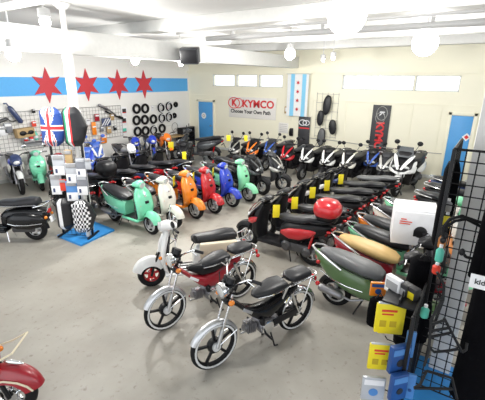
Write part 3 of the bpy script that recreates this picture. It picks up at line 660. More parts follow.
# ------------------------------------------------------------------ lamps
EMIT = mat('lamp_glow', (1, 1, 1), 0.5, emit=((1.0, 0.985, 0.95), 14.0))
def lamp(px, py, z, r, label, power):
    p = at_z(px, py, z)
    t = empty('ceiling_lamp', p, 0, label, 'lamp')
    g = MB(); g.ell((0, 0, 0), (r, r, r), None, 20, 12); put('globe', g, EMIT, t)
    f = MB(); f.lathe([(.05, r * .8), (.08, r * .9), (.08, r * .9 + .10), (.02, r * .9 + .12)], (0, 0, 0), (0, 0, 1), 14); put('socket', f, M['pipe'], t)
    top = CEIL - p.z
    if 6.15 < p.y < 6.8: top = 3.37 - p.z
    if top > r * .9 + .13:
        f = MB(); f.tube([(0, 0, r * .9 + .11), (0, 0, top)], .012, 8); put('stem', f, M['pipe'], t)
    l = bpy.data.lights.new('lamp_light', 'POINT'); l.energy = power; l.shadow_soft_size = r; l.color = (1, .98, .94)
    lo = bpy.data.objects.new('lamp_light', l); COL.objects.link(lo); lo.parent = t; lo.location = (0, 0, -r - .03)
    return t
lamp(347, 15, 3.70, .22, 'largest glowing ceiling globe, nearest the top middle of the room', 200)
lamp(425, 43, 3.68, .24, 'glowing ceiling globe above the right hand windows', 190)
lamp(290, 54, 3.56, .13, 'small glowing globe high in front of the windowed wall, above the striped flag', 200)
lamp(45, 22, 3.72, .075, 'glowing bulb under the ceiling left of the drain pipe', 25)
lamp(13, 54, 3.30, .10, 'glowing bulb below the big beam at the far left', 190)
lamp(135, 60.5, 3.33, .085, 'glowing bulb just under the big beam above the fourth star', 270)
lamp(181, 63.0, 3.36, .07, 'glowing bulb just under the big beam beside the black loudspeaker', 270)
for px, py, lab in ((323, 60, 'left small spot bulb of the pair above the right windows'), (333, 58, 'right small spot bulb of the pair above the right windows')): lamp(px, py, 3.55, .05, lab, 15)

# loudspeaker hanging from the beam
p = at_y(190, 55.5, 6.0)
t = empty('loudspeaker', p, math.radians(-150), 'black box loudspeaker hung on the big white beam', 'speaker')
b = MB(); b.box((0, 0, 0), (.30, .42, .34), .03, ry(12)); put('cabinet', b, M['darkgrey'], t)
b = MB(); b.box((.155, 0, -.033), (.02, .36, .28), .01, ry(12)); put('grille', b, M['black'], t)
b = MB(); b.tube([(-.08, -.10, .1), (-.12, -.18, .14), (-.16, -.29, .1)], .02, 8); put('bracket', b, M['black'], t)

# ------------------------------------------------------------------ wall graphics
zt = at_y(90, 77.6, WY).z; zb = at_y(90, 94.0, WY).z
mb = MB(); xe = at_y(187.3, 85, WY).x; mb.box(((X0 + xe) / 2, WY - .006, (zt + zb) / 2), (xe - X0, .012, zt - zb))
o = put('painted_stripe', mb, M['stripe']); tag(o, 'long light blue band across the white left wall, behind the stars', 'wall stripe')
for (px, py), lab in zip(((47, 85.5), (86.5, 85), (118, 84.6), (143.8, 84.4)), ('red six pointed star farthest left on the blue band', 'red six pointed star just right of the post on the blue band', 'red six pointed star, third from the left on the blue band', 'red six pointed star nearest the corner on the blue band')):
    p = at_y(px, py, WY); R1 = .53; r2 = .24
    pts = [((R1 if i % 2 == 0 else r2) * math.sin(PI * i / 6), (R1 if i % 2 == 0 else r2) * math.cos(PI * i / 6)) for i in range(12)]
    pts = [(x * .94, z) for x, z in pts]
    m = MB(); m.prism(pts, .02, 'xz'); o = put('wall_star', m, M['starred'], loc=(p.x, WY - .02, p.z), ang=20); tag(o, lab, 'star', 'stars on the blue band')

def text(name, s, size, m, parent, loc, basis, align='CENTER', bold=.0, sx=1.0):
    c = bpy.data.curves.new(name, 'FONT'); c.body = s; c.size = size; c.align_x = align; c.align_y = 'CENTER'; c.extrude = .002; c.offset = bold; c.resolution_u = 3
    tmp = bpy.data.objects.new(name, c); COL.objects.link(tmp)
    dg = bpy.context.evaluated_depsgraph_get(); me = bpy.data.meshes.new_from_object(tmp.evaluated_get(dg)); bpy.data.objects.remove(tmp)
    me.materials.clear(); me.materials.append(None)
    o = bpy.data.objects.new(name, me); COL.objects.link(o); o.material_slots[0].link = 'OBJECT'; o.material_slots[0].material = m
    if parent: o.parent = parent
    X, Y, Z = basis
    o.matrix_local = Matrix(((X[0] * sx, Y[0], Z[0], loc[0]), (X[1] * sx, Y[1], Z[1], loc[1]), (X[2] * sx, Y[2], Z[2], loc[2]), (0, 0, 0, 1)))
    return o
RB = ((0, -1, 0), (0, 0, 1), (-1, 0, 0))          # facing the room from the windowed wall
RV = ((0, 0, -1), (0, -1, 0), (-1, 0, 0))         # the same, reading downwards
# white banner
pa, pb = at_x(229.5, 108, WX), at_x(276.5, 108, WX)
yc = (pa.y + pb.y) / 2; w = pa.y - pb.y; z1 = at_x(250, 97.3, WX).z; z0 = at_x(250, 118.3, WX).z; zc = (z0 + z1) / 2
t = empty('wall_banner', (WX - .03, yc, zc), 0, 'wide white banner with red lettering on the windowed wall', 'banner')
m = MB(); m.box((0, 0, 0), (.015, w, z1 - z0), .003); put('banner_sheet', m, M['banner'], t)
def ell_ring(mb, y, z, a, b, th, x): mb.tube([(x, y + a * math.cos(q), z + b * math.sin(q)) for q in [2 * PI * i / 28 for i in range(28)]], th, 6, True)
m = MB(); ell_ring(m, w * .385, .17, .28, .21, .018, -.012); ell_ring(m, w * .285, .17, .21, .19, .016, -.012)
put('logo', m, M['logored'], t)
text('logo_letter', 'K', .34, M['logored'], t, (-.014, w * .385, .17), RB, bold=.02)
text('brand_lettering', 'KYMCO', .40, M['logored'], t, (-.014, -w * .13, .15), RB, bold=.012, sx=1.05)
text('slogan', 'Choose Your Own Path', .205, M['blackprint'], t, (-.014, w * .03, -.16), RB, bold=.006, sx=.95)
text('small_print', 'kymcousa.com', .07, M['greyprint'], t, (-.014, 0, -.34), RB) if False else None
# striped vertical flag
pa, pb = at_x(289, 90, WX), at_x(310, 90, WX); w = pa.y - pb.y; yc = (pa.y + pb.y) / 2; z1 = 3.17; z0 = at_x(300, 116, WX).z; H = z1 - z0
t = empty('hanging_flag', (WX - .14, yc, (z0 + z1) / 2), 0, 'vertical white and light blue striped flag with small red stars', 'flag')
def flag_cols(mb, f0, f1, dx=0):
    g = []
    for i in range(15):
        r = []
        for j in range(4):
            f = f0 + (f1 - f0) * j / 3; y = w * (.5 - f); z = H / 2 - H * i / 14
            r.append((dx + .018 * math.sin(f * 9 + i * .25) * (i / 14), y, z))
        g.append(r)
    mb.sheet(g, .004)
m = MB(); flag_cols(m, 0, 1); put('flag_cloth', m, M['flagwhite'], t)
m = MB(); flag_cols(m, .17, .35, -.012); flag_cols(m, .70, .88, -.012); put('flag_stripe', m, M['flagblue'], t)
for k in range(4):
    pts = [((.075 if i % 2 == 0 else .034) * math.sin(PI * i / 6), (.075 if i % 2 == 0 else .034) * math.cos(PI * i / 6)) for i in range(12)]
    m = MB(); m.prism(pts, .01, 'yz', -.03); o = put('flag_star', m, M['starred'], t, 20, (0, w * (-.02), H / 2 - H * (.2 + .21 * k)))
m = MB(); m.tube([(0, w / 2 + .05, H / 2), (0, -w / 2 - .05, H / 2)], .015, 8); m.box((.07, 0, H / 2), (.14, .03, .03)); put('flag_rod', m, M['frame'], t)
# dark banner under the flag
pa, pb = at_x(298.5, 135, WX), at_x(310, 135, WX); w = pa.y - pb.y; yc = (pa.y + pb.y) / 2
z1 = at_x(304, 116.5, WX).z; z0 = .35
t = empty('wall_banner', (WX - .05, yc, (z0 + z1) / 2), 0, 'narrow black banner with an oval logo hanging below the striped flag', 'banner')
m = MB(); m.box((0, 0, 0), (.015, w, z1 - z0), .003); put('banner_sheet', m, M['bannerdark'], t)
m = MB(); ell_ring(m, .06, (z1 - z0) / 2 - .22, .15, .10, .018, -.012); ell_ring(m, -.08, (z1 - z0) / 2 - .22, .13, .09, .016, -.012); put('logo', m, M['card'], t)
m = MB(); m.box((-.012, 0, (z1 - z0) / 2 - .42), (.006, w * .9, .045)); put('red_line', m, M['logored'], t)
# charcoal banner with vertical lettering
pa, pb = at_x(373, 112, WX), at_x(391, 112, WX); w = pa.y - pb.y; yc = (pa.y + pb.y) / 2; z1 = at_x(383, 105, WX).z; z0 = .25; H = z1 - z0
t = empty('wall_banner', (WX - .03, yc, (z0 + z1) / 2), 0, 'tall charcoal banner with red vertical lettering behind the white front scooter', 'banner')
m = MB(); m.box((0, 0, 0), (.015, w, H), .003); put('banner_sheet', m, M['bannerdark'], t)
m = MB(); ell_ring(m, -.02, H / 2 - .27, .17, .22, .014, -.012); ell_ring(m, .02, H / 2 - .42, .15, .17, .012, -.012); put('logo', m, M['silver'], t)
text('logo_letter', 'K', .22, M['card'], t, (-.014, -.02, H / 2 - .27), RV, bold=.006)
text('brand_lettering', 'KYMCO', .34, M['logored'], t, (-.014, 0, H / 2 - 1.12), RV, bold=.016, sx=.95)
# small things on the windowed wall
p = at_x(287, 110, WX); m = MB(); m.box((0, 0, 0), (.02, .20, .26), .004)
o = put('framed_notice', m, M['cartonbrown'], loc=(WX - .012, p.y, p.z)); tag(o, 'small tan wooden framed notice between the white banner and the striped flag', 'picture'); n = MB(); n.box((-.012, 0, .02), (.004, .13, .15)); put('notice_paper', n, M['card'], o)
p = at_x(292, 132, WX); m = MB(); m.box((0, 0, 0), (.08, .13, .30), .02)
o = put('wall_phone', m, M['black'], loc=(WX - .045, p.y, p.z)); tag(o, 'small black telephone on the wall left of the black banner', 'telephone'); n = MB(); n.tube([(-.05, .05, .12), (-.08, .05, 0), (-.05, .05, -.12)], .022, 8); put('handset', n, M['black'], o)
for px, py in ((283.5, 128),):
    p = at_x(px, py, WX); m = MB(); m.box((0, 0, 0), (.012, .42, .40), .003)
    o = put('paper_notice', m, M['banner'], loc=(WX - .01, p.y, p.z)); tag(o, 'pale paper notice on the wall left of the telephone', 'notice'); n = MB()
    for k in range(5): n.box((-.008, 0, .14 - .07 * k), (.004, .32, .012))
    put('print', n, M['greyprint'], o)
# scooter seats hung on the wall
m = MB(); p = at_x(327, 112, WX); m.box((0, 0, 0), (.02, 1.0, 1.9), .004); m = MB()
for y in (-.4, -.2, 0, .2, .4): m.tube([(0, y, -.95), (0, y, .65)], .006, 5)
for z in (-.9, -.6, -.3, 0, .3, .6): m.tube([(0, -.42, z), (0, .42, z)], .006, 5)
o = put('wire_rack', m, M['palewire'], loc=(WX - .03, p.y, 1.9)); tag(o, 'pale wire rack on the windowed wall holding the hung seats', 'rack')
for px, py, a, b, rot, mt, lab in ((327.3, 105, .15, .34, 6, 'vinyl', 'largest and topmost black scooter seat hung on the wall wire rack'), (320.6, 118, .125, .27, 2, 'vinyl', 'black scooter seat hung at the left, below the topmost one'), (332.8, 127, .14, .26, -6, 'vinyl', 'black oval scooter seat hung lowest on the right of the wire rack'), (321.5, 137, .15, .32, 4, 'greyseat', 'dark grey scooter seat hung below the black ones')):
    p = at_x(px, py, WX - .12); m = MB()
    m.loft([ring((x, 0, 0), (0, 1, 0), (0, 0, 1), a * k * .88, b * k * .98, 20, 2.5) for x, k in ((.05, .8), (.02, .98), (-.03, 1.0), (-.07, .9), (-.09, .6))])
    t = put('scooter_seat', m, M[mt], loc=(WX - .11, p.y, p.z)); t.rotation_euler.x = math.radians(rot); tag(t, lab, 'seat', 'seats hung on the wall')
    n = MB(); n.tube([(-.055, a * .9 * math.cos(q), b * .98 * math.sin(q)) for q in [2 * PI * i / 24 for i in range(24)]], .012, 6, True); put('piping', n, M['black'], t)
# wire along the wall
m = MB(); m.tube([(WX - .04, at_x(px, py, WX - .04).y, at_x(px, py, WX - .04).z) for px, py in ((300, 137), (330, 140), (357, 144), (390, 148), (420, 152), (445, 154))], .012, 6); o = put('wall_conduit', m, M['palewire']); tag(o, 'thin pale conduit sagging along the windowed wall above the scooters', 'conduit')

# ------------------------------------------------------------------ left wall: wire panels and the goods on them
def wire_panel(w, h, s, r, fr=None):
    m = MB(); n = int(round(w / s)); k = int(round(h / s))
    for i in range(n + 1): m.tube([(-w / 2 + w * i / n, 0, -h / 2), (-w / 2 + w * i / n, 0, h / 2)], r * (1.8 if i in (0, n) else 1), 4)
    for i in range(k + 1): m.tube([(-w / 2, 0, -h / 2 + h * i / k), (w / 2, 0, -h / 2 + h * i / k)], r * (1.8 if i in (0, k) else 1), 4)
    return m
zt_ = at_y(60, 109, WY).z; zb_ = .9
for x0, x1, lab in ((3.4, 6.55, 'large wire grid panel on the left wall left of the post'), (6.65, 9.15, 'wire grid panel on the left wall between the post and the tyres')):
    me = wire_panel(x1 - x0, zt_ - zb_, .12, .0055); o = put('grid_panel', me, M['palewire'], loc=((x0 + x1) / 2, WY - .06, (zt_ + zb_) / 2)); tag(o, lab, 'grid panel')
def wall_thing(name, px, py, build, m, label, cat, off=.12, rot=0, group=None):
    p = at_y(px, py, WY - off); mb = MB(); build(mb); o = put(name, mb, m, loc=(p.x, WY - off, p.z)); o.rotation_euler.y = math.radians(rot); tag(o, label, cat, group); return o
wall_thing('exhaust_pipe', 15.5, 115, lambda m: (m.lathe([(.03, -.28), (.07, -.24), (.075, .2), (.05, .28), (.02, .3)], (0, 0, 0), (.35, 0, 1), 12), m.tube([(.1, 0, .28), (.13, .0, .36), (.08, 0, .42)], .02, 6)), M['navy'], 'dark blue exhaust pipe hung high on the left wire panel', 'exhaust', rot=-50)
wall_thing('exhaust_pipe', 1, 121, lambda m: (m.lathe([(.02, -.2), (.045, -.15), (.05, .15), (.02, .2)], (0, 0, 0), (1, 0, .3), 10), m.tube([(.15, 0, .05), (.3, 0, -.05), (.4, 0, -.02)], .02, 6)), M['engine'], 'small dark exhaust pipe at the far left of the wire panel', 'exhaust')
o = wall_thing('cardboard_box', 24.5, 132.5, lambda m: m.box((0, 0, 0), (.50, .22, .26), .008), M['cartonbrown'], 'brown cardboard box with black parts on the left wire panel', 'box', .2, -3)
n = MB(); n.ell((-.1, -.12, .0), (.10, .03, .07)); n.ell((.13, -.12, 0), (.09, .03, .06)); n.box((0, -.12, -.03), (.36, .02, .03), .006); put('parts', n, M['black'], o)
o = wall_thing('wall_shelf', 38, 140, lambda m: (m.box((0, 0, 0), (.9, .26, .03), .004), m.box((0, .1, -.1), (.8, .02, .16), .004)), M['greyprint'], 'small shelf of bottles and tins on the left wire panel', 'shelf', .18)
sp_ = at_y(38, 140, WY - .18)
for i, (dx, h, mt, lab) in enumerate(((-.36, .30, 'redlens', 'red tin at the left end of the small wall shelf'), (-.2, .24, 'card', 'white bottle beside the red tin on the small wall shelf'), (-.05, .26, 'teal', 'green bottle in the middle of the small wall shelf'), (.14, .18, 'redprint', 'short red tin right of the green bottle on the wall shelf'), (.32, .20, 'greyprint', 'grey tin at the right end of the small wall shelf'))):
    m = MB(); m.lathe([(.05, 0), (.055, .01), (.055, h * .7), (.03, h * .82), (.025, h), (.005, h)], (0, 0, 0), (0, 0, 1), 12)
    o = put('bottle', m, M[mt], loc=(sp_.x + dx, WY - .2, sp_.z + .016)); tag(o, lab, 'bottle', 'bottles on the wall shelf'); n = MB(); n.lathe([(.056, 0), (.056, h * .3)], (0, 0, h * .2), (0, 0, 1), 12); put('paper_label', n, M['card'] if mt != 'card' else M['logored'], o)
for px, py, s, mt, lab in ((8, 128, .22, 'greypack', 'grey packet left of the brown cardboard box on the wire panel'), (3, 131, .2, 'card', 'white packet at the far left edge of the wire panel'), (34, 124, .12, 'redprint', 'small red packet high beside the blue patterned cover'), (33.5, 111, .09, 'black', 'small black hook bracket high on the left wire panel')):
    o = wall_thing('hung_packet', px, py, lambda m: m.box((0, 0, 0), (s, .05, s * 1.3), .012), M[mt], lab, 'packet', group='packets on the left wire panels'); n = MB(); n.box((0, -.03, s * .35), (s * .8, .006, s * .3), .002); put('packet_header', n, M['card'] if mt != 'card' else M['greyprint'], o)
for px, py, s, mt, lab in ((97, 117.5, .22, 'wine', 'dark red packet on the wire panel left of the striped decal'), (94, 128.5, .2, 'orange', 'tall orange packet on the wire panel beside the post'), (112, 117, .2, 'cartonbrown', 'tan packet on the wire panel above the striped decal'), (88, 122, .18, 'card', 'white packet next to the post on the wire panel'), (109, 130, .22, 'cartonbrown', 'tan packet low on the wire panel under the striped decal'), (102, 129, .16, 'greypack', 'grey packet low on the wire panel right of the orange one'), (115, 128, .15, 'black', 'black packet low on the wire panel near the posters'), (104, 139, .26, 'orange', 'wide orange packet lowest on the wire panel above the blue scooter')):
    o = wall_thing('hung_packet', px, py, lambda m: m.box((0, 0, 0), (s * .8, .05, s * (2.2 if mt == 'orange' and s < .21 else 1.1)), .012), M[mt], lab, 'packet', group='packets on the left wire panels'); n = MB(); n.box((0, -.03, s * .3), (s * .6, .006, s * .25), .002); put('packet_header', n, M['card'] if mt != 'card' else M['greyprint'], o)
o = wall_thing('striped_decal', 106.3, 122, lambda m: m.box((0, 0, 0), (.36, .03, .28), .004), M['navy'], 'blue and white diagonally striped packet on the wire panel', 'packet')
n = MB()
for k in (-.1, 0, .1): n.box((k, -.018, 0), (.035, .006, .30), 0, ry(40))
put('white_stripes', n, M['card'], o)
wall_thing('exhaust_pipe', 104, 107.5, lambda m: (m.lathe([(.02, -.25), (.05, -.2), (.055, .1), (.02, .25)], (0, 0, 0), (1, 0, -.5), 10), m.tube([(.2, 0, -.1), (.45, 0, -.28)], .025, 6)), M['steel'], 'silver and black exhaust pipe hung high on the wire panel right of the post', 'exhaust')
wall_thing('exhaust_pipe', 113, 115, lambda m: (m.tube([(-.3, 0, .15), (0, 0, 0), (.35, 0, -.12)], .03, 6), m.lathe([(.02, -.1), (.05, -.05), (.05, .1), (.02, .14)], (.3, 0, -.1), (1, 0, -.4), 10)), M['black'], 'thin black exhaust pipe below the silver one on the wire panel', 'exhaust')
for (px, py, lab, mt) in ((123.8, 111.5, 'topmost of the three small white posters left of the tyres', 'blackprint'), (123.8, 121.2, 'middle one of the three small white posters left of the tyres', 'blackprint'), (124.3, 131.0, 'lowest of the three small white posters, with a green and yellow mark', 'teal')):
    p = at_y(px, py, WY - .02); m = MB(); m.box((0, 0, 0), (.30, .012, .33), .002); o = put('poster', m, M['card'], loc=(p.x, WY - .012, p.z)); tag(o, lab, 'poster', 'posters beside the tyres')
    n = MB(); n.box((.02, -.009, .02), (.17, .006, .16), .0); put('printed_motif', n, M[mt], o); n = MB(); n.box((.02, -.010, -.04), (.17, .006, .03)); put('red_line', n, M['logored'], o)
# tyres
TY = [(136.7, 108.8, 0), (145.3, 108.5, 0), (161.3, 107.8, 1), (169.2, 106.4, 1), (175.8, 104.5, 2), (136.7, 120.3, 0), (145, 119.7, 0), (153.5, 119.1, 0), (162.2, 118.1, 1), (169.2, 117.0, 1), (174.5, 115.5, 2), (137.8, 131.5, 0), (145.7, 130.8, 0), (154, 130.2, 1), (162.2, 128.4, 0)]
rows = ['top', 'top', 'top', 'top', 'top', 'middle', 'middle', 'middle', 'middle', 'middle', 'middle', 'bottom', 'bottom', 'bottom', 'bottom']
ordn = ['leftmost', 'second', 'third', 'fourth', 'last and smallest', 'leftmost', 'second', 'third', 'fourth', 'fifth', 'last and smallest', 'leftmost', 'second', 'third', 'fourth']
for (px, py, k), rw, od in zip(TY, rows, ordn):
    R_ = .195 if k < 2 else .12; p = at_y(px, py, WY - .08)
    m = MB(); q = 8; w_ = .045
    m.lathe([(R_ - w_ + w_ * math.cos(2 * PI * j / q), .05 * math.sin(2 * PI * j / q)) for j in range(q)], (0, 0, 0), (0, 1, 0), 24, True)
    o = put('tyre', m, M['rubber'], loc=(p.x, WY - .08, p.z)); tag(o, '%s black tyre%s in the %s row on the left wall' % (od, ' with white band' if k == 1 else '', rw), 'tyre', 'tyres hung on the left wall')
    if k == 1:
        n = MB(); n.lathe([(R_ - .05, -.052), (R_ - .022, -.052), (R_ - .022, -.046), (R_ - .05, -.046)], (0, 0, 0), (0, 1, 0), 24, True); put('white_band', n, M['card'], o)
for rw, z0 in (('top', 108.5), ('middle', 119.5), ('bottom', 130.6)):
    pz = at_y(150, z0, WY - .03); m = MB(); m.tube([(at_y(133, z0, WY).x, WY - .02, pz.z + .10), (at_y(173, z0, WY).x, WY - .02, pz.z + .10)], .01, 6); o = put('tyre_rail', m, M['frame']); tag(o, 'pale rail on the left wall carrying the %s row of tyres' % rw, 'rail')
p = at_y(152.7, 108.5, WY - .03); m = MB(); m.box((0, 0, 0), (.12, .01, .2), .002); o = put('paper_sign', m, M['card'], loc=(p.x, WY - .012, p.z)); tag(o, 'small white paper sign between the tyres of the top row', 'sign'); n = MB(); n.box((0, -.008, .03), (.08, .004, .02)); put('print', n, M['greyprint'], o)
# rack near the corner
p0 = at_y(180.3, 134, WY - .3); p1 = at_y(192, 134, WY - .3); zt2 = at_y(186, 127, WY - .3).z
t = empty('storage_rack', ((p0.x + p1.x) / 2, WY - .3, 0), 0, 'black metal storage rack standing in the far corner', 'rack'); w = p1.x - p0.x
for s in (-1, 1):
    m = MB(); m.box((s * w / 2, 0, zt2 / 2), (.05, .3, zt2), .005); put('upright', m, M['black'], t)
for k in range(5):
    m = MB(); m.box((0, 0, zt2 - .03 - .19 * k), (w, .3, .035), .004); put('shelf', m, M['black'], t)
for k, (lab, dz, mt) in enumerate((('dark bundle of parts lying on the lower rack shelf', .79 - .19 + .02, 'darkgrey'), ('grey parts tray on the second rack shelf from the top', .22 - .0, 'greyprint'))):
    m = MB(); m.box((0, 0, 0), (w * .7, .24, .10), .03); o = put('parts_tray', m, M[mt], loc=((p0.x + p1.x) / 2, WY - .3, zt2 - .03 + .018 + .052 - (.76 if k == 0 else .19))); tag(o, lab, 'tray'); n = MB(); n.ell((.05, 0, .05), (.12, .08, .03)); put('parts', n, M['steel'], o)
p = at_y(175.5, 130, WY - .08); m = MB(); m.tube([(.18 * math.cos(2 * PI * i / 20), 0, .20 * math.sin(2 * PI * i / 20) + .12) for i in range(20)], .012, 6, True); m.tube([(.15 * math.cos(2 * PI * i / 20), -.03, .22 * math.sin(2 * PI * i / 20) - .16) for i in range(20)], .012, 6, True)
o = put('cable_coil', m, M['palewire'], loc=(p.x, WY - .05, p.z)); tag(o, 'pale coiled cable hung on the wall left of the corner rack', 'cable')
p0 = at_y(170, 146, WY - .4)
t = empty('workbench', (p0.x + .2, WY - .34, 0), 0, 'low wooden bench against the wall behind the bright orange motorcycle', 'bench')
m = MB(); m.box((0, 0, .62), (1.1, .5, .05), .008); put('bench_top', m, M['cartonbrown'], t)
for sx in (-.5, .5):
    for sy in (-.2, .2): m = MB(); m.box((sx, sy, .298), (.06, .06, .596), .005); put('leg', m, M['steel'], t)

# ------------------------------------------------------------------ vehicles
NM = dict(skip=('mirror', 'carrier'))
def retro(x, yfront, head, pal, label, skip=('mirror',), **k):
    a, b = by_front(x, yfront, head, .6); return vehicle('retro', 'motor_scooter', label, 'scooter', a, b, head, pal, skip, **k)
DN = (0, -1)
G1 = 'scooters of the middle row'
retro(4.70, 5.33, (-.03, -1), dict(body='mint'), 'mint green scooter with black seat at the left end of the middle row', group=G1)
retro(5.20, 5.19, (-.03, -1), dict(body='ivory', dark='black'), 'ivory white scooter between the mint green one and the orange one', group=G1)
retro(5.87, 5.18, (-.02, -1), dict(body='orange'), 'orange scooter between the ivory and the red one in the middle row', group=G1)
retro(6.38, 5.05, (-.02, -1), dict(body='red'), 'bright red scooter between the orange and the blue one in the middle row', group=G1)
retro(6.99, 4.98, (-.02, -1), dict(body='blue'), 'deep blue scooter between the red and the pale green one', group=G1)
retro(7.58, 4.88, (-.02, -1), dict(body='palegreen'), 'pale green scooter right of the deep blue one in the middle row', group=G1)
SP = ('top_case', 'windscreen', 'top_case_base')
def sport(xf, yf, head, pal, label, skip=SP, name='motor_scooter', **k):
    a, b = by_front(xf, yf, head, .65 * k.get('scale', 1)); return vehicle('sport', name, label, 'scooter', a, b, head, pal, skip, **k)
sport(8.28, 4.90, (.0, -1), dict(body='gunmetal', fender='black'), 'black scooter right of the pale green one in the middle row', group=G1)
sport(8.92, 4.62, (.1, -1), dict(body='silver', side='silver', dark='darkgrey'), 'silver grey scooter at the right end of the middle row', group=G1)
# back to back with them
G2 = 'scooters parked tail to tail behind the middle row'
retro(4.50, 8.35, (.03, 1), dict(body='gloss'), 'black scooter tail to tail with the mint green one, beside the packet display', group=G2)
sport(5.12, 8.62, (.03, 1), dict(body='gloss', side='gloss', case='black'), 'black scooter with black top case behind the mint green one', skip=('windscreen', 'mirror'), group=G2)
sport(5.74, 8.5, (.03, 1), dict(body='gloss', side='gloss'), 'black scooter facing the left wall, tail to tail with the ivory one', group=G2, skip=SP + ('mirror',))
sport(6.36, 8.5, (.03, 1), dict(body='gloss', side='navy'), 'black scooter with navy flank facing the left wall behind the bright orange and red ones', group=G2, skip=SP + ('mirror',))
sport(6.98, 8.45, (.03, 1), dict(body='gloss', side='red'), 'black scooter with red flank facing the left wall behind the deep blue one', group=G2, skip=SP + ('mirror',))
retro(7.58, 8.3, (.03, 1), dict(body='gloss', seat='vinyl'), 'black scooter facing the left wall behind the pale green scooter', group=G2)

# row in the middle right, facing the aisle
G3 = 'dark scooters facing the aisle'
UP = (0, 1)
sport(5.38, 3.46, (.02, 1), dict(body='red', side='red', fender='black', case='red'), 'black scooter with red side panel and big red top case', skip=('windscreen', 'mirror'), group=G3)
sport(5.98, 3.42, (.0, 1), dict(body='gloss', side='gloss'), 'black scooter just behind the one with the red top case', skip=SP + ('mirror',), group=G3)
sport(6.78, 3.40, (.0, 1), dict(body='red', side='red'), 'black and red scooter, third from the front in the row facing the aisle', skip=SP + ('mirror',), group=G3)
sport(7.42, 3.36, (.0, 1), dict(body='white', side='gloss'), 'black scooter with white front panels, fourth in the row facing the aisle', group=G3, skip=SP + ('mirror',))
sport(8.10, 3.30, (.0, 1), dict(body='white', side='wine'), 'black and white scooter, fifth in the row facing the aisle', group=G3, skip=SP + ('mirror',))
sport(8.80, 3.20, (.0, 1), dict(body='navy', side='navy', seat='greyseat'), 'navy scooter at the far end of the row facing the aisle', group=G3, skip=SP + ('mirror',))
# tails towards them
G4 = 'scooters with chrome grab rails, tails to the aisle row'
def tailrow(x, ytail, pal, label, skip=('mirror',), head=(-.02, -1), **k):
    return vehicle('retro', 'motor_scooter', label, 'scooter', x, ytail - .93, head, pal, skip, group=G4, **k)
tailrow(4.45, 1.74, dict(body='olive', seat='greyseat', shield='black', head='black'), 'olive green scooter with grey seat, tail nearest the mopeds')
tailrow(5.02, 1.68, dict(body='wine', seat='tanseat', shield='black', head='black'), 'dark red scooter with tan seat beside the olive green one')
tailrow(5.54, 1.64, dict(body='palegreen', shield='black', head='black'), 'pale green scooter with black seat behind the tan seated one')
tailrow(6.06, 1.64, dict(body='orange'), 'orange scooter with black seat, left of the white carton')
tailrow(6.72, 1.58, dict(body='ivory'), 'ivory scooter with black seat behind the orange one, left of the carton')
tailrow(7.28, 1.50, dict(body='palegreen', seat='greyseat'), 'pale green scooter with grey seat just behind the white carton')
sport(7.95, -.55, (-.02, -1), dict(body='gloss', side='wine', rail='chrome'), 'black scooter with dark red flank beyond the white carton', group=G4, skip=SP + ('mirror',))
sport(8.75, -.60, (-.02, -1), dict(body='navy', side='navy', rail='chrome'), 'navy scooter beyond the white carton, nearest the windowed wall', group=G4, skip=SP + ('mirror',))
sport(9.5, -.60, (-.02, -1), dict(body='white', side='navy', rail='chrome', dark='navy'), 'navy scooter with white and red tail near the right blue door', group=G4, skip=SP + ('mirror',))
# along the windowed wall
G5 = 'scooters along the windowed wall'
vehicle('maxi', 'motor_scooter', 'big dark touring scooter seen side on before the far blue door', 'scooter', 10.50, 9.20, (-.55, .83), dict(body='gunmetal', side='gunmetal', dark='darkgrey'), ('top_case', 'top_case_base'), 1.08, G5)
HW = (-1, .12)
wall_row = [(10.15, 7.35, dict(body='silver', side='silver'), 'silver and black scooter by the windowed wall, first right of the big dark one', SP),
            (10.35, 6.75, dict(body='fluo', side='red', fender='red'), 'orange red scooter facing out from under the white banner', SP),
            (10.70, 6.25, dict(body='midblue', side='blue', dark='darkgrey'), 'blue scooter by the windowed wall right of the orange red one', SP),
            (10.25, 5.35, dict(body='red', side='red'), 'red scooter by the windowed wall right of the blue one', SP),
            (10.30, 4.70, dict(body='white', side='gloss'), 'black and white scooter below the black oval logo banner', SP),
            (10.30, 4.02, dict(body='white', side='gloss'), 'black and white scooter below the seats hung on the wall', SP),
            (10.30, 3.40, dict(body='ivory', side='gloss'), 'black and white scooter facing out right of the hung seats', SP),
            (10.95, 2.88, dict(body='midblue', side='navy'), 'blue and dark scooter left of the charcoal banner', SP),
            (10.55, 2.40, dict(body='silver', side='gunmetal', dark='darkgrey'), 'dark silver scooter standing before the charcoal banner', SP)]
for x, y, pal, lab, sk in wall_row: sport(x, y, HW, pal, lab, skip=sk, group=G5)
vehicle('maxi', 'motor_scooter', 'large white front scooter with windscreen right of the charcoal banner', 'scooter', 11.0, 1.80, (-1, .13), dict(body='white', side='white', fender='white'), ('top_case', 'top_case_base'), 1.15, G5)
# along the left wall
G6 = 'motorcycles along the left wall'
def moto(xf, yf, head, pal, label, skip=('mirror',), **k):
    a, b = by_front(xf, yf, head, .66); return vehicle('motorcycle', 'motorcycle', label, 'motorcycle', a, b, head, pal, skip, group=G6, **k)
moto(4.55, 10.1, (-.30, -.95), dict(body='blue', shroud='ivory', mask='navy', fender='white'), 'blue and cream motorcycle with white front fender at the left wall')
retro(5.06, 10.05, (-.38, -.92), dict(body='mint'), 'mint green scooter at the left wall beside the blue and cream motorcycle', skip=(), group='scooters at the left wall')
retro(5.22, 9.20, (-.35, -.94), dict(body='red'), 'red scooter behind the display of packets at the left wall', group='scooters at the left wall')
retro(3.7, 10.0, (-.3, -.95), dict(body='gloss'), 'black scooter at the far left edge by the wall', skip=(), group='scooters at the left wall')
sport(6.15, 9.4, (-.45, -.89), dict(body='blue', side='blue', dark='midblue'), 'blue scooter just right of the packet display by the left wall', group='scooters at the left wall')
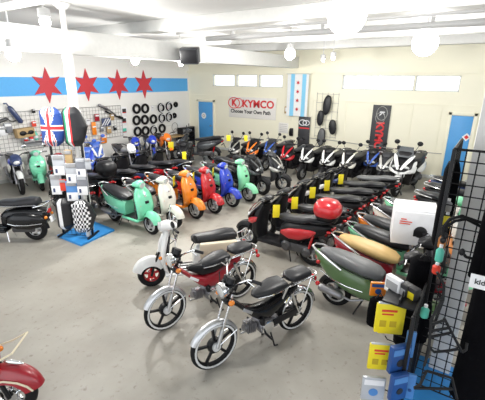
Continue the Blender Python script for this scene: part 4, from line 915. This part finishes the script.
sport(6.92, 10.05, (-.45, -.89), dict(body='card', side='blue', dark='midblue'), 'blue and white scooter, left of the motorcycle with the round white plate', group='scooters at the left wall')
moto(7.48, 9.05, (-.25, -1), dict(body='silver', shroud='gloss', mask='white', fender='black'), 'dark motorcycle with large white headlight plate by the left wall')
moto(8.40, 10.0, (-.55, -.85), dict(body='midblue', shroud='navy', mask='blue', fender='blue'), 'blue sport motorcycle nearest the white plated one, below the tyres')
moto(9.05, 9.85, (-.5, -.88), dict(body='midblue', shroud='card', mask='blue', fender='blue', rim='bluelight'), 'blue and white sport motorcycle left of the bright orange one')
moto(9.75, 9.80, (-.40, -.92), dict(body='fluo', shroud='fluo', mask='fluo', fender='fluo'), 'bright orange motorcycle by the left wall with a yellow tag')
sport(8.75, 8.25, (-.85, -.5), dict(body='gloss', side='gloss', fender='black'), 'small black scooter facing the aisle near the corner rack', skip=SP + ('mirror',), scale=.95, group='scooters at the left wall')

# the two mopeds, the white scooter, the dark and the red classic scooters
hd = Vector((2.57 - 3.66, 2.06 - 1.64)).normalized()
vehicle('moped', 'moped', 'black moped with silver front fender, nearest in the open floor', 'moped', (2.57 + 3.66) / 2, (2.06 + 1.64) / 2, hd, dict(body='gloss', fender='alloy', seat='vinyl', decal='alloy'), ('mirror', 'battery_cover'))
hd2 = Vector((-1.29, .40)).normalized()
c2 = Vector((2.74, 2.96)) - hd2 * .585
vehicle('moped', 'moped', 'dark red moped with white decal standing behind the black moped', 'moped', c2.x, c2.y, hd2, dict(body='wine', fender='alloy', seat='vinyl'), ())
hd3 = Vector((-.76, .65)).normalized(); c3 = Vector((3.34, 3.86)) - hd3 * .57
vehicle('classic', 'motor_scooter', 'white classic scooter with red wheel and cream side cushion behind the red moped', 'scooter', c3.x, c3.y, hd3, dict(body='white', inner='black', rim='redlens', dark='black'), ('carrier', 'fender_trim', 'fender_crest', 'number_plate'), .94)
hd4 = Vector((-.60, .80)).normalized(); c4 = Vector((3.24, 6.93)) + hd4 * .61
vehicle('classic', 'motor_scooter', 'black classic scooter with chrome trim left of the packet display', 'scooter', c4.x, c4.y, hd4, dict(body='gloss', seattrim='chrome'), ('mirror', 'carrier', 'fender_trim', 'fender_crest', 'saddle_cushion'))
hd5 = Vector((.62, -.78)).normalized(); c5 = Vector((1.07, 3.25)) - hd5 * .61
vehicle('classic', 'motor_scooter', 'red classic scooter with cream carrier and fender trim in the near left corner', 'scooter', c5.x, c5.y, hd5, dict(body='wine', cream='cream', rim='chrome'), ('mirror', 'saddle_cushion'))

# yellow price tags
TAG = [(154, 181, 6.0, 'behind the ivory'), ]
def price_tag(x, y, z, rotz_, label, w=.10, h=.17):
    t = empty('price_tag', (x, y, z), rotz_, label, 'price tag', 'yellow price tags')
    m = MB(); m.box((0, 0, -h / 2 - .03), (w, .006, h), .002); put('card', m, M['yellow'], t)
    m = MB(); m.tube([(0, 0, .03), (.006, 0, 0), (0, 0, -.035)], .003, 5); put('string', m, M['wire'], t)
for x, y, z, lab in ((4.86, 5.88, .96, 'yellow tag on the handlebar of the mint green middle row scooter'), (5.66, 5.72, .98, 'yellow tag on the handlebar of the orange middle row scooter'), (6.17, 5.60, .99, 'yellow tag on the handlebar of the bright red scooter'), (6.80, 5.53, .99, 'yellow tag on the handlebar of the deep blue scooter')):
    price_tag(x, y - .12, z, math.radians(25), lab, .13, .21)
for x, y, lab in ((5.25, 2.82, 'yellow tag on the handlebar of the scooter with the red top case'), (5.83, 2.76, 'yellow tag on the scooter just behind the red top case'), (6.62, 2.76, 'yellow tag on the third scooter of the row facing the aisle'), (7.28, 2.72, 'yellow tag on the fourth scooter of the row facing the aisle'), (7.96, 2.66, 'yellow tag on the fifth scooter of the row facing the aisle')):
    price_tag(x, y, 1.00, math.radians(-50), lab, .12, .23)
price_tag(9.66, 9.62, .82, math.radians(-30), 'yellow tag hanging on the bright orange motorcycle', .2, .28)
price_tag(8.62, 8.02, .80, math.radians(-30), 'yellow tag on the small black scooter near the corner rack', .13, .30)
price_tag(10.30, 7.50, 1.18, math.radians(-60), 'yellow tag on the silver and black scooter by the windowed wall', .14, .2)
price_tag(10.50, 6.92, 1.20, math.radians(-60), 'yellow tag on the orange red scooter under the banner', .12, .2)

# ------------------------------------------------------------------ the display of seat covers and packets at the left post
A = Vector((3.63, 6.67, 0)); B = Vector((3.90, 6.12, 0)); PD = (B - A).normalized(); PN = Vector((PD.y, -PD.x, 0)); PN = PN if PN.x < 0 else -PN
W_ = (B - A).length; rzp = math.atan2(PD.y, PD.x); MID = (A + B) / 2
m = MB(); m.prism([(p.x, p.y) for p in (at_z(57.5, 237), at_z(81, 246.5), at_z(114.5, 231), at_z(92, 222))], .04, 'xy', .02); o = put('plinth', m, M['mat']); tag(o, 'bright blue board on the floor under the left packet display', 'board')
t = empty('display_stand', MID + Vector((0, 0, .04)), rzp, 'black wire grid stand of seat covers and packets at the left post', 'display stand')
m = wire_panel(W_, 2.36, .085, .004); put('wire_grid', m, M['wire'], t, loc=(0, 0, 1.18))
for s in (-1, 1):
    m = MB(); m.box((s * W_ / 2, 0, 1.2), (.035, .035, 2.40), .004); put('upright', m, M['black'], t)
    m = MB(); m.box((s * W_ / 2, .02, .018), (.04, .40, .036), .004); put('foot', m, M['black'], t)
def cover(px, py, w, h, fn, mats, label, tilt=0, sk=0.0):
    d = ray(px, py); o_ = MID + PN * .12; k = (o_ - CAM).dot(PN) / d.dot(PN); p = CAM + d * k
    m = MB(); nu, nv = 22, 34
    # a seat cover: pear shaped, bulging towards the room, hung on end
    for i in range(nv):
        for j in range(nu):
            pass
    V = []
    def P(i, j):
        v = i / nv; u = -1 + 2 * j / nu
        cap = min(1, (.25 + 7 * v) ** .5, (.25 + 7 * (1 - v)) ** .5); hw = w / 2 * cap * (.82 if u < 0 else .62 + .55 * (1 - 2 * abs(v - .5)))
        x = u * hw; z = h * (.5 - v); bul = .085 * math.sqrt(max(0, 1 - u * u)) * min(1, 6 * v + .1) * min(1, 6 * (1 - v) + .1)
        return Vector((x + sk * z, -bul, z))
    for i in range(nv):
        for j in range(nu):
            m.add([P(i, j), P(i, j + 1), P(i + 1, j + 1), P(i + 1, j)], [[0, 1, 2, 3]], fn(-1 + 2 * (j + .5) / nu, (i + .5) / nv))
    back = [P(i, 0) for i in range(nv + 1)] + [P(i, nu) for i in range(nv, -1, -1)]
    m.add([b + Vector((0, .02, 0)) for b in back], [list(range(len(back)))], 0)
    e = len(back)
    for i in range(e): m.add([back[i], back[(i + 1) % e], back[(i + 1) % e] + Vector((0, .02, 0)), back[i] + Vector((0, .02, 0))], [[0, 1, 2, 3]], 0)
    me = m.mesh('seat_cover', len(mats), 60)
    bm = bmesh.new(); bm.from_mesh(me); bmesh.ops.remove_doubles(bm, verts=bm.verts, dist=.0005); bmesh.ops.recalc_face_normals(bm, faces=bm.faces); bm.to_mesh(me); bm.free()
    o = put('seat_cover', me, mats, loc=p, rotz=-.66); o.rotation_euler.y = math.radians(tilt)
    tag(o, label, 'seat cover', 'seat covers on the left display'); return o
def uj(u, v):
    x = u; y = (v - .5) * 2
    # the cross sits left of the middle, the right flank is plain blue
    x2 = x + .22
    if abs(x2) < .11 or abs(y - .02) < .075: return 2
    if abs(x2) < .21 or abs(y - .02) < .14: return 1
    dd = abs(abs(x2) * 1.15 - abs(y) * .72)
    if u < .75 and dd < .045: return 2
    if u < .75 and dd < .15: return 1
    return 0
cover(52.0, 127, .44, .68, uj, [M['ukblue'], M['card'], M['logored']], 'seat cover in blue with red and white crosses at the upper left', 2)
cover(73.5, 127, .40, .68, lambda u, v: 1 if -.86 < u < -.62 else 2 if u < -.38 and u > -.62 else 3 if u < -.16 and u > -.38 else 0, [M['vinyl'], M['itgreen'], M['card'], M['logored']], 'black seat cover with green, white and red stripes at the upper right', 0)
cover(65, 214, .36, .62, lambda u, v: 1 if -.72 < u < -.28 else 0, [M['vinyl'], M['card']], 'black seat cover with one broad white stripe at the lower left', 0)
cover(82.6, 216.5, .42, .64, lambda u, v: 0 if u > .6 else (1 if (int((u + 1) * 6.2) + int(v * 12)) % 2 else 0), [M['vinyl'], M['card']], 'black seat cover with black and white checkers at the lower right', 0)
def packet(px, py, w, h, mt, label, card=(0, -.12), off=.10, hook=True):
    d = ray(px, py); o_ = MID + PN * off; k = (o_ - CAM).dot(PN) / d.dot(PN); p = CAM + d * k
    t = put('hung_packet', (lambda m: (m.box((0, 0, 0), (w, .05, h), .015), m)[1])(MB()), M[mt], loc=p, rotz=-.9); tag(t, label, 'packet', 'packets on the left display')
    if card:
        m = MB(); m.box((card[0], -.036, card[1]), (w * .9, .008, h * .48), .002); o = put('white_card', m, M['card'], t)
        n = MB(); n.box((card[0] - w * .2, -.042, card[1]), (w * .18, .004, h * .22)); put('print', n, M['navy'], o)
    m = MB(); m.box((0, -.03, h * .36), (w * .8, .012, h * .22), .003); put('packet_header', m, M['greyprint'] if mt != 'greypack' else M['clear'], t)
    m = MB(); m.tube([(0, .02, h * .47), (0, off - .01, h * .47)], .005, 5); put('hook', m, M['wire'], t)
PK = [(59, 164, .22, .34, 'clear', 'clear packet with a white card at the top left of the packets'), (69, 158, .13, .30, 'cartonbrown', 'tan packet between the two upper seat covers'), (72, 172, .22, .34, 'clear', 'clear packet with a white card in the middle of the stand'), (81, 166, .18, .30, 'greypack', 'grey packet with a white card at the upper right of the stand'), (56.5, 183.5, .20, .34, 'clear', 'clear packet with a white card at the left of the stand, second row'), (63.5, 185, .12, .22, 'redprint', 'small red packet in the second row of the stand'), (72.5, 190, .22, .34, 'bluelight', 'blue and white packet low in the middle of the stand'), (82.5, 184, .20, .34, 'greypack', 'grey packet with a white card at the lower right of the stand'), (88, 164, .10, .2, 'clear', 'narrow clear packet at the right edge of the stand')]
for px, py, w, h, mt, lab in PK: packet(px, py, w, h, mt, lab, None if mt in ('cartonbrown', 'redprint') or w == .10 else (0, -.12))

# ------------------------------------------------------------------ the carton on the seats
t = empty('carton', (5.50, .72, .80), math.radians(14), 'large white carton resting on the scooter seats near the right wire panels', 'box')
m = MB(); m.box((0, 0, .24), (.50, .56, .48), .006); put('carton_body', m, M['carton'], t)
m = MB(); m.box((-.04, .0, .50), (.36, .54, .05), .006, ry(-6)); put('flap', m, M['carton'], t)
m = MB(); m.lathe([(.06, 0), (.085, .004), (.085, .006), (.001, .006)], (-.252, -.08, .21), (-1, 0, 0), 24); m.box((-.255, -.08, .19), (.006, .17, .10), .002); put('printed_picture', m, M['blackprint'], t)
m = MB()
for z, w, y in ((.375, .07, .15), (.34, .16, .12), (.31, .14, .13)): m.box((-.252, y, z), (.004, w, .014))
put('printed_lettering', m, M['redprint'], t)

# ------------------------------------------------------------------ the wire stand in the right foreground
m = MB(); m.box((3.25, -.05, .02), (1.5, .85, .04), .01); o = put('plinth', m, M['mat']); tag(o, 'blue board on the floor under the right foreground wire stand', 'board')
t = empty('display_stand', (3.52, .24, .04), 0, 'black wire grid stand with hooks and packets in the right foreground', 'display stand')
pb_ = wire_panel(.72, 2.42, .095, .0055); o = put('wire_grid', pb_, M['wire'], t, loc=(0, -.36, 1.21)); o.rotation_euler.z = PI / 2
pa_ = wire_panel(.66, 2.42, .034, .007); o = put('wire_grid', pa_, M['wire'], t, loc=(.34, .0, 1.21))
pc_ = wire_panel(.62, 1.15, .075, .006); o = put('wire_grid', pc_, M['wire'], t, loc=(-.32, .02, .575))
for x, y, h in ((0, 0, 2.42), (0, -.72, 2.42), (.68, 0, 2.42), (-.64, .02, 1.15)):
    m = MB(); m.box((x, y, h / 2), (.03, .03, h), .004); put('upright', m, M['black'], t)
hk = [(-.46, 1.10), (-.62, .63), (-.63, .33), (-.34, .72), (-.2, .85), (-.40, .40), (-.15, .5)]
for x, z in hk:
    m = MB(); m.tube([(x, .02, z), (x, .26, z), (x, .285, z + .03)], .006, 6); put('hook', m, M['wire'], t)
def fpack(px, py, depth, w, h, mt, label, rot=-95, thick=.03, cardm='redprint', hd=None):
    depth *= 1.1; w *= 1.1; h *= 1.1
    p = CAM + ray(px, py) * depth
    o = put('hung_packet', (lambda m: (m.box((0, 0, 0), (w, thick, h), .008), m)[1])(MB()), M[mt], loc=p, rotz=math.radians(rot)); tag(o, label, 'packet', 'packets on the right foreground stand')
    o.rotation_euler.y = math.radians(0)
    if mt == 'yellow':
        m = MB(); m.box((0, -thick / 2 - .002, h * .28), (w * .6, .004, h * .07)); m.box((-w * .05, -thick / 2 - .002, h * .16), (w * .45, .004, h * .05)); put('print', m, M['redprint'], o)
        m = MB(); m.box((-w * .2, -thick / 2 - .002, -h * .17), (w * .26, .004, h * .22)); m.box((w * .2, -thick / 2 - .002, -h * .17), (w * .26, .004, h * .2)); put('printed_picture', m, M['yellowprint'], o)
        m = MB(); m.box((0, 0, h * .5), (w * .9, thick * .7, h * .08), .003); put('packet_header', m, M['clear'], o)
    else:
        m = MB(); m.box((0, -thick / 2 - .002, h * .3), (w * .85, .004, h * .22)); put('packet_header', m, M[hd or 'bluelight'], o)
        m = MB(); m.lathe([(.001, 0), (w * .2, 0), (w * .2, .004)], (0, -thick / 2 - .001, -h * .12), (0, -1, 0), 16); put('printed_picture', m, M[cardm], o)
    return o
fpack(388, 318, 3.0, .20, .27, 'yellow', 'upper bright yellow packet hung on the right foreground stand', -62)
fpack(391.5, 319.5, 3.04, .20, .27, 'yellow', 'yellow packet mostly hidden right behind the upper yellow one', -62)
fpack(380, 356.5, 2.95, .18, .24, 'yellow', 'lower bright yellow packet hung below the first on the right stand', -62)
fpack(373, 388, 2.95, .18, .22, 'clear', 'clear packet with blue and white print hung lowest on the right stand', -62, .03, 'bluelight', 'card')
fpack(399, 358, 2.85, .17, .24, 'bluepack', 'blue packet right of the lower yellow one', -40, .05, 'blackprint')
fpack(410, 344, 2.95, .07, .24, 'bluelight', 'narrow light blue packet behind the blue one on the right stand', -75, .03, 'bluepack')
fpack(398, 386, 2.85, .14, .24, 'bluepack', 'blue packet hung low right of the clear one', -40, .05, 'blackprint')
fpack(410, 386, 2.95, .07, .24, 'bluelight', 'narrow light blue packet low on the right stand', -75, .03, 'bluepack')
fpack(378, 289, 3.35, .14, .14, 'orange', 'orange packet with blue print above the upper yellow one', -62, .03, 'bluepack', 'bluepack')
# boxes and bottles above the packets
for px, py, d, s, mt, lab, rt in ((394, 285, 3.15, (.06, .16, .16), 'card', 'white box standing above the upper yellow packet', -30), (401, 290, 3.1, (.05, .16, .16), 'blackprint', 'black box between the white box and the yellow edged box', -30), (410, 294, 3.05, (.07, .16, .17), 'blackprint', 'black box with yellow edge above the blue packets', -30)):
    d *= 1.08; p = CAM + ray(px, py) * d; m = MB(); m.box((0, 0, 0), s, .004); o = put('parts_box', m, M[mt], loc=p, rotz=math.radians(rt)); tag(o, lab, 'box', 'boxes on the right stand')
    n = MB(); n.box((-s[0] / 2 - .001, 0, 0), (.004, s[1] * .8, s[2] * .5)); put('printed_panel', n, M['yellow'] if 'with yellow edge' in lab else M['greyprint'], o)
m = MB(); m.box((3.20, .40, 1.16), (.36, .28, .02), .004); m.box((3.2, .40, 1.19), (.36, .01, .06)); o = put('wire_shelf', m, M['black'], t); o.matrix_parent_inverse = t.matrix_world.inverted() if False else Matrix.Translation((-3.52, -.24, -.04))
for px, py, d, h, mt, lab in ((446.5, 220, 3.35, .14, 'yellow', 'small yellow bottle on the right stand below the black cables'), (442.5, 240, 3.3, .14, 'bottle', 'amber bottle on the right stand between the yellow and green ones'), (440, 253, 3.3, .16, 'teal', 'teal green bottle on the right stand below the amber one'), (436.5, 268, 3.3, .10, 'redprint', 'small red bottle on the right stand under the teal one'), (448, 205, 3.4, .12, 'greyprint', 'grey bottle highest on the right stand'), (425, 311, 3.2, .12, 'teal', 'pale green bottle in the dark middle of the right stand')):
    p = CAM + ray(px, py) * d; m = MB(); m.lathe([(.03, 0), (.034, .01), (.034, h * .65), (.015, h * .82), (.014, h), (.002, h)], (0, 0, -h / 2), (0, 0, 1), 14); o = put('bottle', m, M[mt], loc=p); tag(o, lab, 'bottle', 'bottles on the right stand'); n = MB(); n.lathe([(.016, 0), (.016, h * .18)], (0, 0, h * .34), (0, 0, 1), 12); put('cap', n, M['card'], o)
# dark helmet bags behind the packets; tall one is filler added to darken the grid
for px, py, d, r, lab in ((420, 285, 3.62, (.11, .13, .29), 'large black bag hung in the middle of the right stand'), (407, 325, 3.62, (.09, .11, .22), 'black bag hung behind the yellow packets'), (416, 318, 3.70, (.11, .13, .24), 'black pouch hung right of the upper yellow packets'), (446, 205, 3.55, (.09, .07, .42), 'tall narrow black filler added to darken the side grid of the right stand'), (378, 312, 3.6, (.07, .10, .15), 'black pouch hung left behind the upper yellow packet')):
    p = CAM + ray(px, py) * d; m = MB(); m.loft([ring((0, 0, z * r[2]), (1, 0, 0), (0, 1, 0), r[0] * k, r[1] * k, 14, 3) for z, k in ((-1, .75), (-.9, .95), (0, 1), (.8, .9), (1, .6))]); o = put('hung_bag', m, M['cloth'], loc=p, rotz=.3); tag(o, lab, 'bag', 'black bags on the right stand'); n = MB(); n.tube([(0, -.04, r[2] * .97), (0, 0, r[2] + .06), (0, .04, r[2] * .97)], .008, 6); put('strap', n, M['black'], o)
# black cables looped on the front grid
def fr_pts(pts, d): return [CAM + ray(x, y) * d for x, y in pts]
for pts, d, r, lab in (([(443, 240), (443, 228), (450, 219), (462, 216), (476, 221), (486, 224)], 2.85, .013, 'upper black hose looped over the front wire grid'), ([(445, 236), (447, 226), (455, 221), (466, 219), (478, 225), (487, 230)], 2.86, .012, 'lower black hose looped over the front wire grid'), ([(462, 252), (466, 257), (474, 259), (486, 261)], 2.85, .012, 'short black hose hooked on the right side of the front grid')):
    m = MB(); m.tube(fr_pts(pts, d), r, 8); o = put('hose', m, M['rubber']); tag(o, lab, 'hose'); n = MB(); q = fr_pts(pts[:1], d)[0]; n.ell(q, (.022, .022, .03)); put('connector', n, M['black'], o)
# tubular racks hung on the grid
def bars(lst, d, r, label):
    m = MB()
    for pts in lst: m.tube(fr_pts(pts, d), r, 8)
    o = put('luggage_rack', m, M['wire']); tag(o, label, 'rack', 'black tube racks on the front grid'); return o
bars([[(441, 301), (431, 320), (429, 351), (424, 366)], [(444, 318), (462, 352)], [(430, 325), (445, 320)], [(431, 331), (448, 328)], [(430, 337), (450, 333)], [(428, 346), (434, 352), (446, 351), (458, 349)], [(462, 352), (466, 350), (467, 343)]], 2.85, .011, 'black tubular luggage rack hung on the front wire grid')
bars([[(437, 272), (444, 285), (443, 300), (432, 330)], [(443, 289), (437, 290)], [(443, 299), (434, 299)]], 2.9, .011, 'bent black tube rack above the first on the front grid')
bars([[(423, 374), (427, 371), (452, 378), (457, 399)], [(426, 372), (420, 385), (414, 388)], [(414, 388), (452, 389)]], 2.85, .011, 'lowest black tubular rack at the foot of the front grid')
# black garments at the right edge
for px0, d, w, zt_, zb_, dx, lab in ((487, 2.75, .34, 2.30, .45, 0, 'black jacket with a white paper sign hanging at the right edge'), (500, 3.0, .40, 2.50, 1.55, .06, 'black jacket hung highest at the right edge')):
    c = CAM + ray(px0, 230) * d
    m = MB(); secs = [(zt_, .05, .05), (zt_ - .05, .09, w * .42), (zt_ - .14, .12, w * .52), (zt_ - .5, .13, w * .55), (zb_ + .3, .12, w * .56), (zb_, .11, w * .58)]
    rings = []
    for z, a, b in secs:
        rg = ring((0, 0, z), (1, 0, 0), (0, 1, 0), a, b, 28, 2.4)
        rings.append([v + Vector(((.012 * math.sin(v.y * 70 + z * 3)) if z < zt_ - .1 else 0, 0, 0)) for v in rg])
    m.loft(rings)
    for s in (1, -1): m.loft([ring((0, s * (w * .5 + k * .03), zt_ - .12 - k * .62), (1, 0, 0), (0, 1, 0), .07 - .02 * k, .06 - .015 * k, 14) for k in (0, .35, .7, 1)])
    o = put('jacket', m, M['cloth'], loc=(c.x, c.y - w * .55, 0)); tag(o, lab, 'jacket'); o.rotation_euler.z = .08
    n = MB(); n.tube([(0, -w * .4, zt_ - .05), (0, 0, zt_ + .03), (0, w * .4, zt_ - .05)], .01, 6); n.tube([(0, 0, zt_ + .03), (0, .0, zt_ + .1), (.03, 0, zt_ + .12)], .005, 6); put('hanger', n, M['wire'], o)
p = CAM + ray(483, 283) * 2.58
m = MB(); m.box((0, 0, 0), (.006, .16, .105), .001); o = put('paper_sign', m, M['card'], loc=p, rotz=.05); tag(o, 'white paper sign with handwriting on the black jacket', 'sign')
text('handwriting', 'kid s', .055, M['blackprint'], o, (-.005, .0, .0), RB, bold=.001)

# ------------------------------------------------------------------ daylight
w = bpy.data.worlds.new('world'); SC.world = w; w.use_nodes = True
nt = w.node_tree; bg = nt.nodes['Background']
bg.inputs['Color'].default_value = (0.92, 0.96, 1.0, 1); bg.inputs['Strength'].default_value = 2.2
vs = SC.view_settings
vs.view_transform = 'Standard'; vs.look = 'None'; vs.exposure = -0.12; vs.gamma = 1.0; vs.use_curve_mapping = False
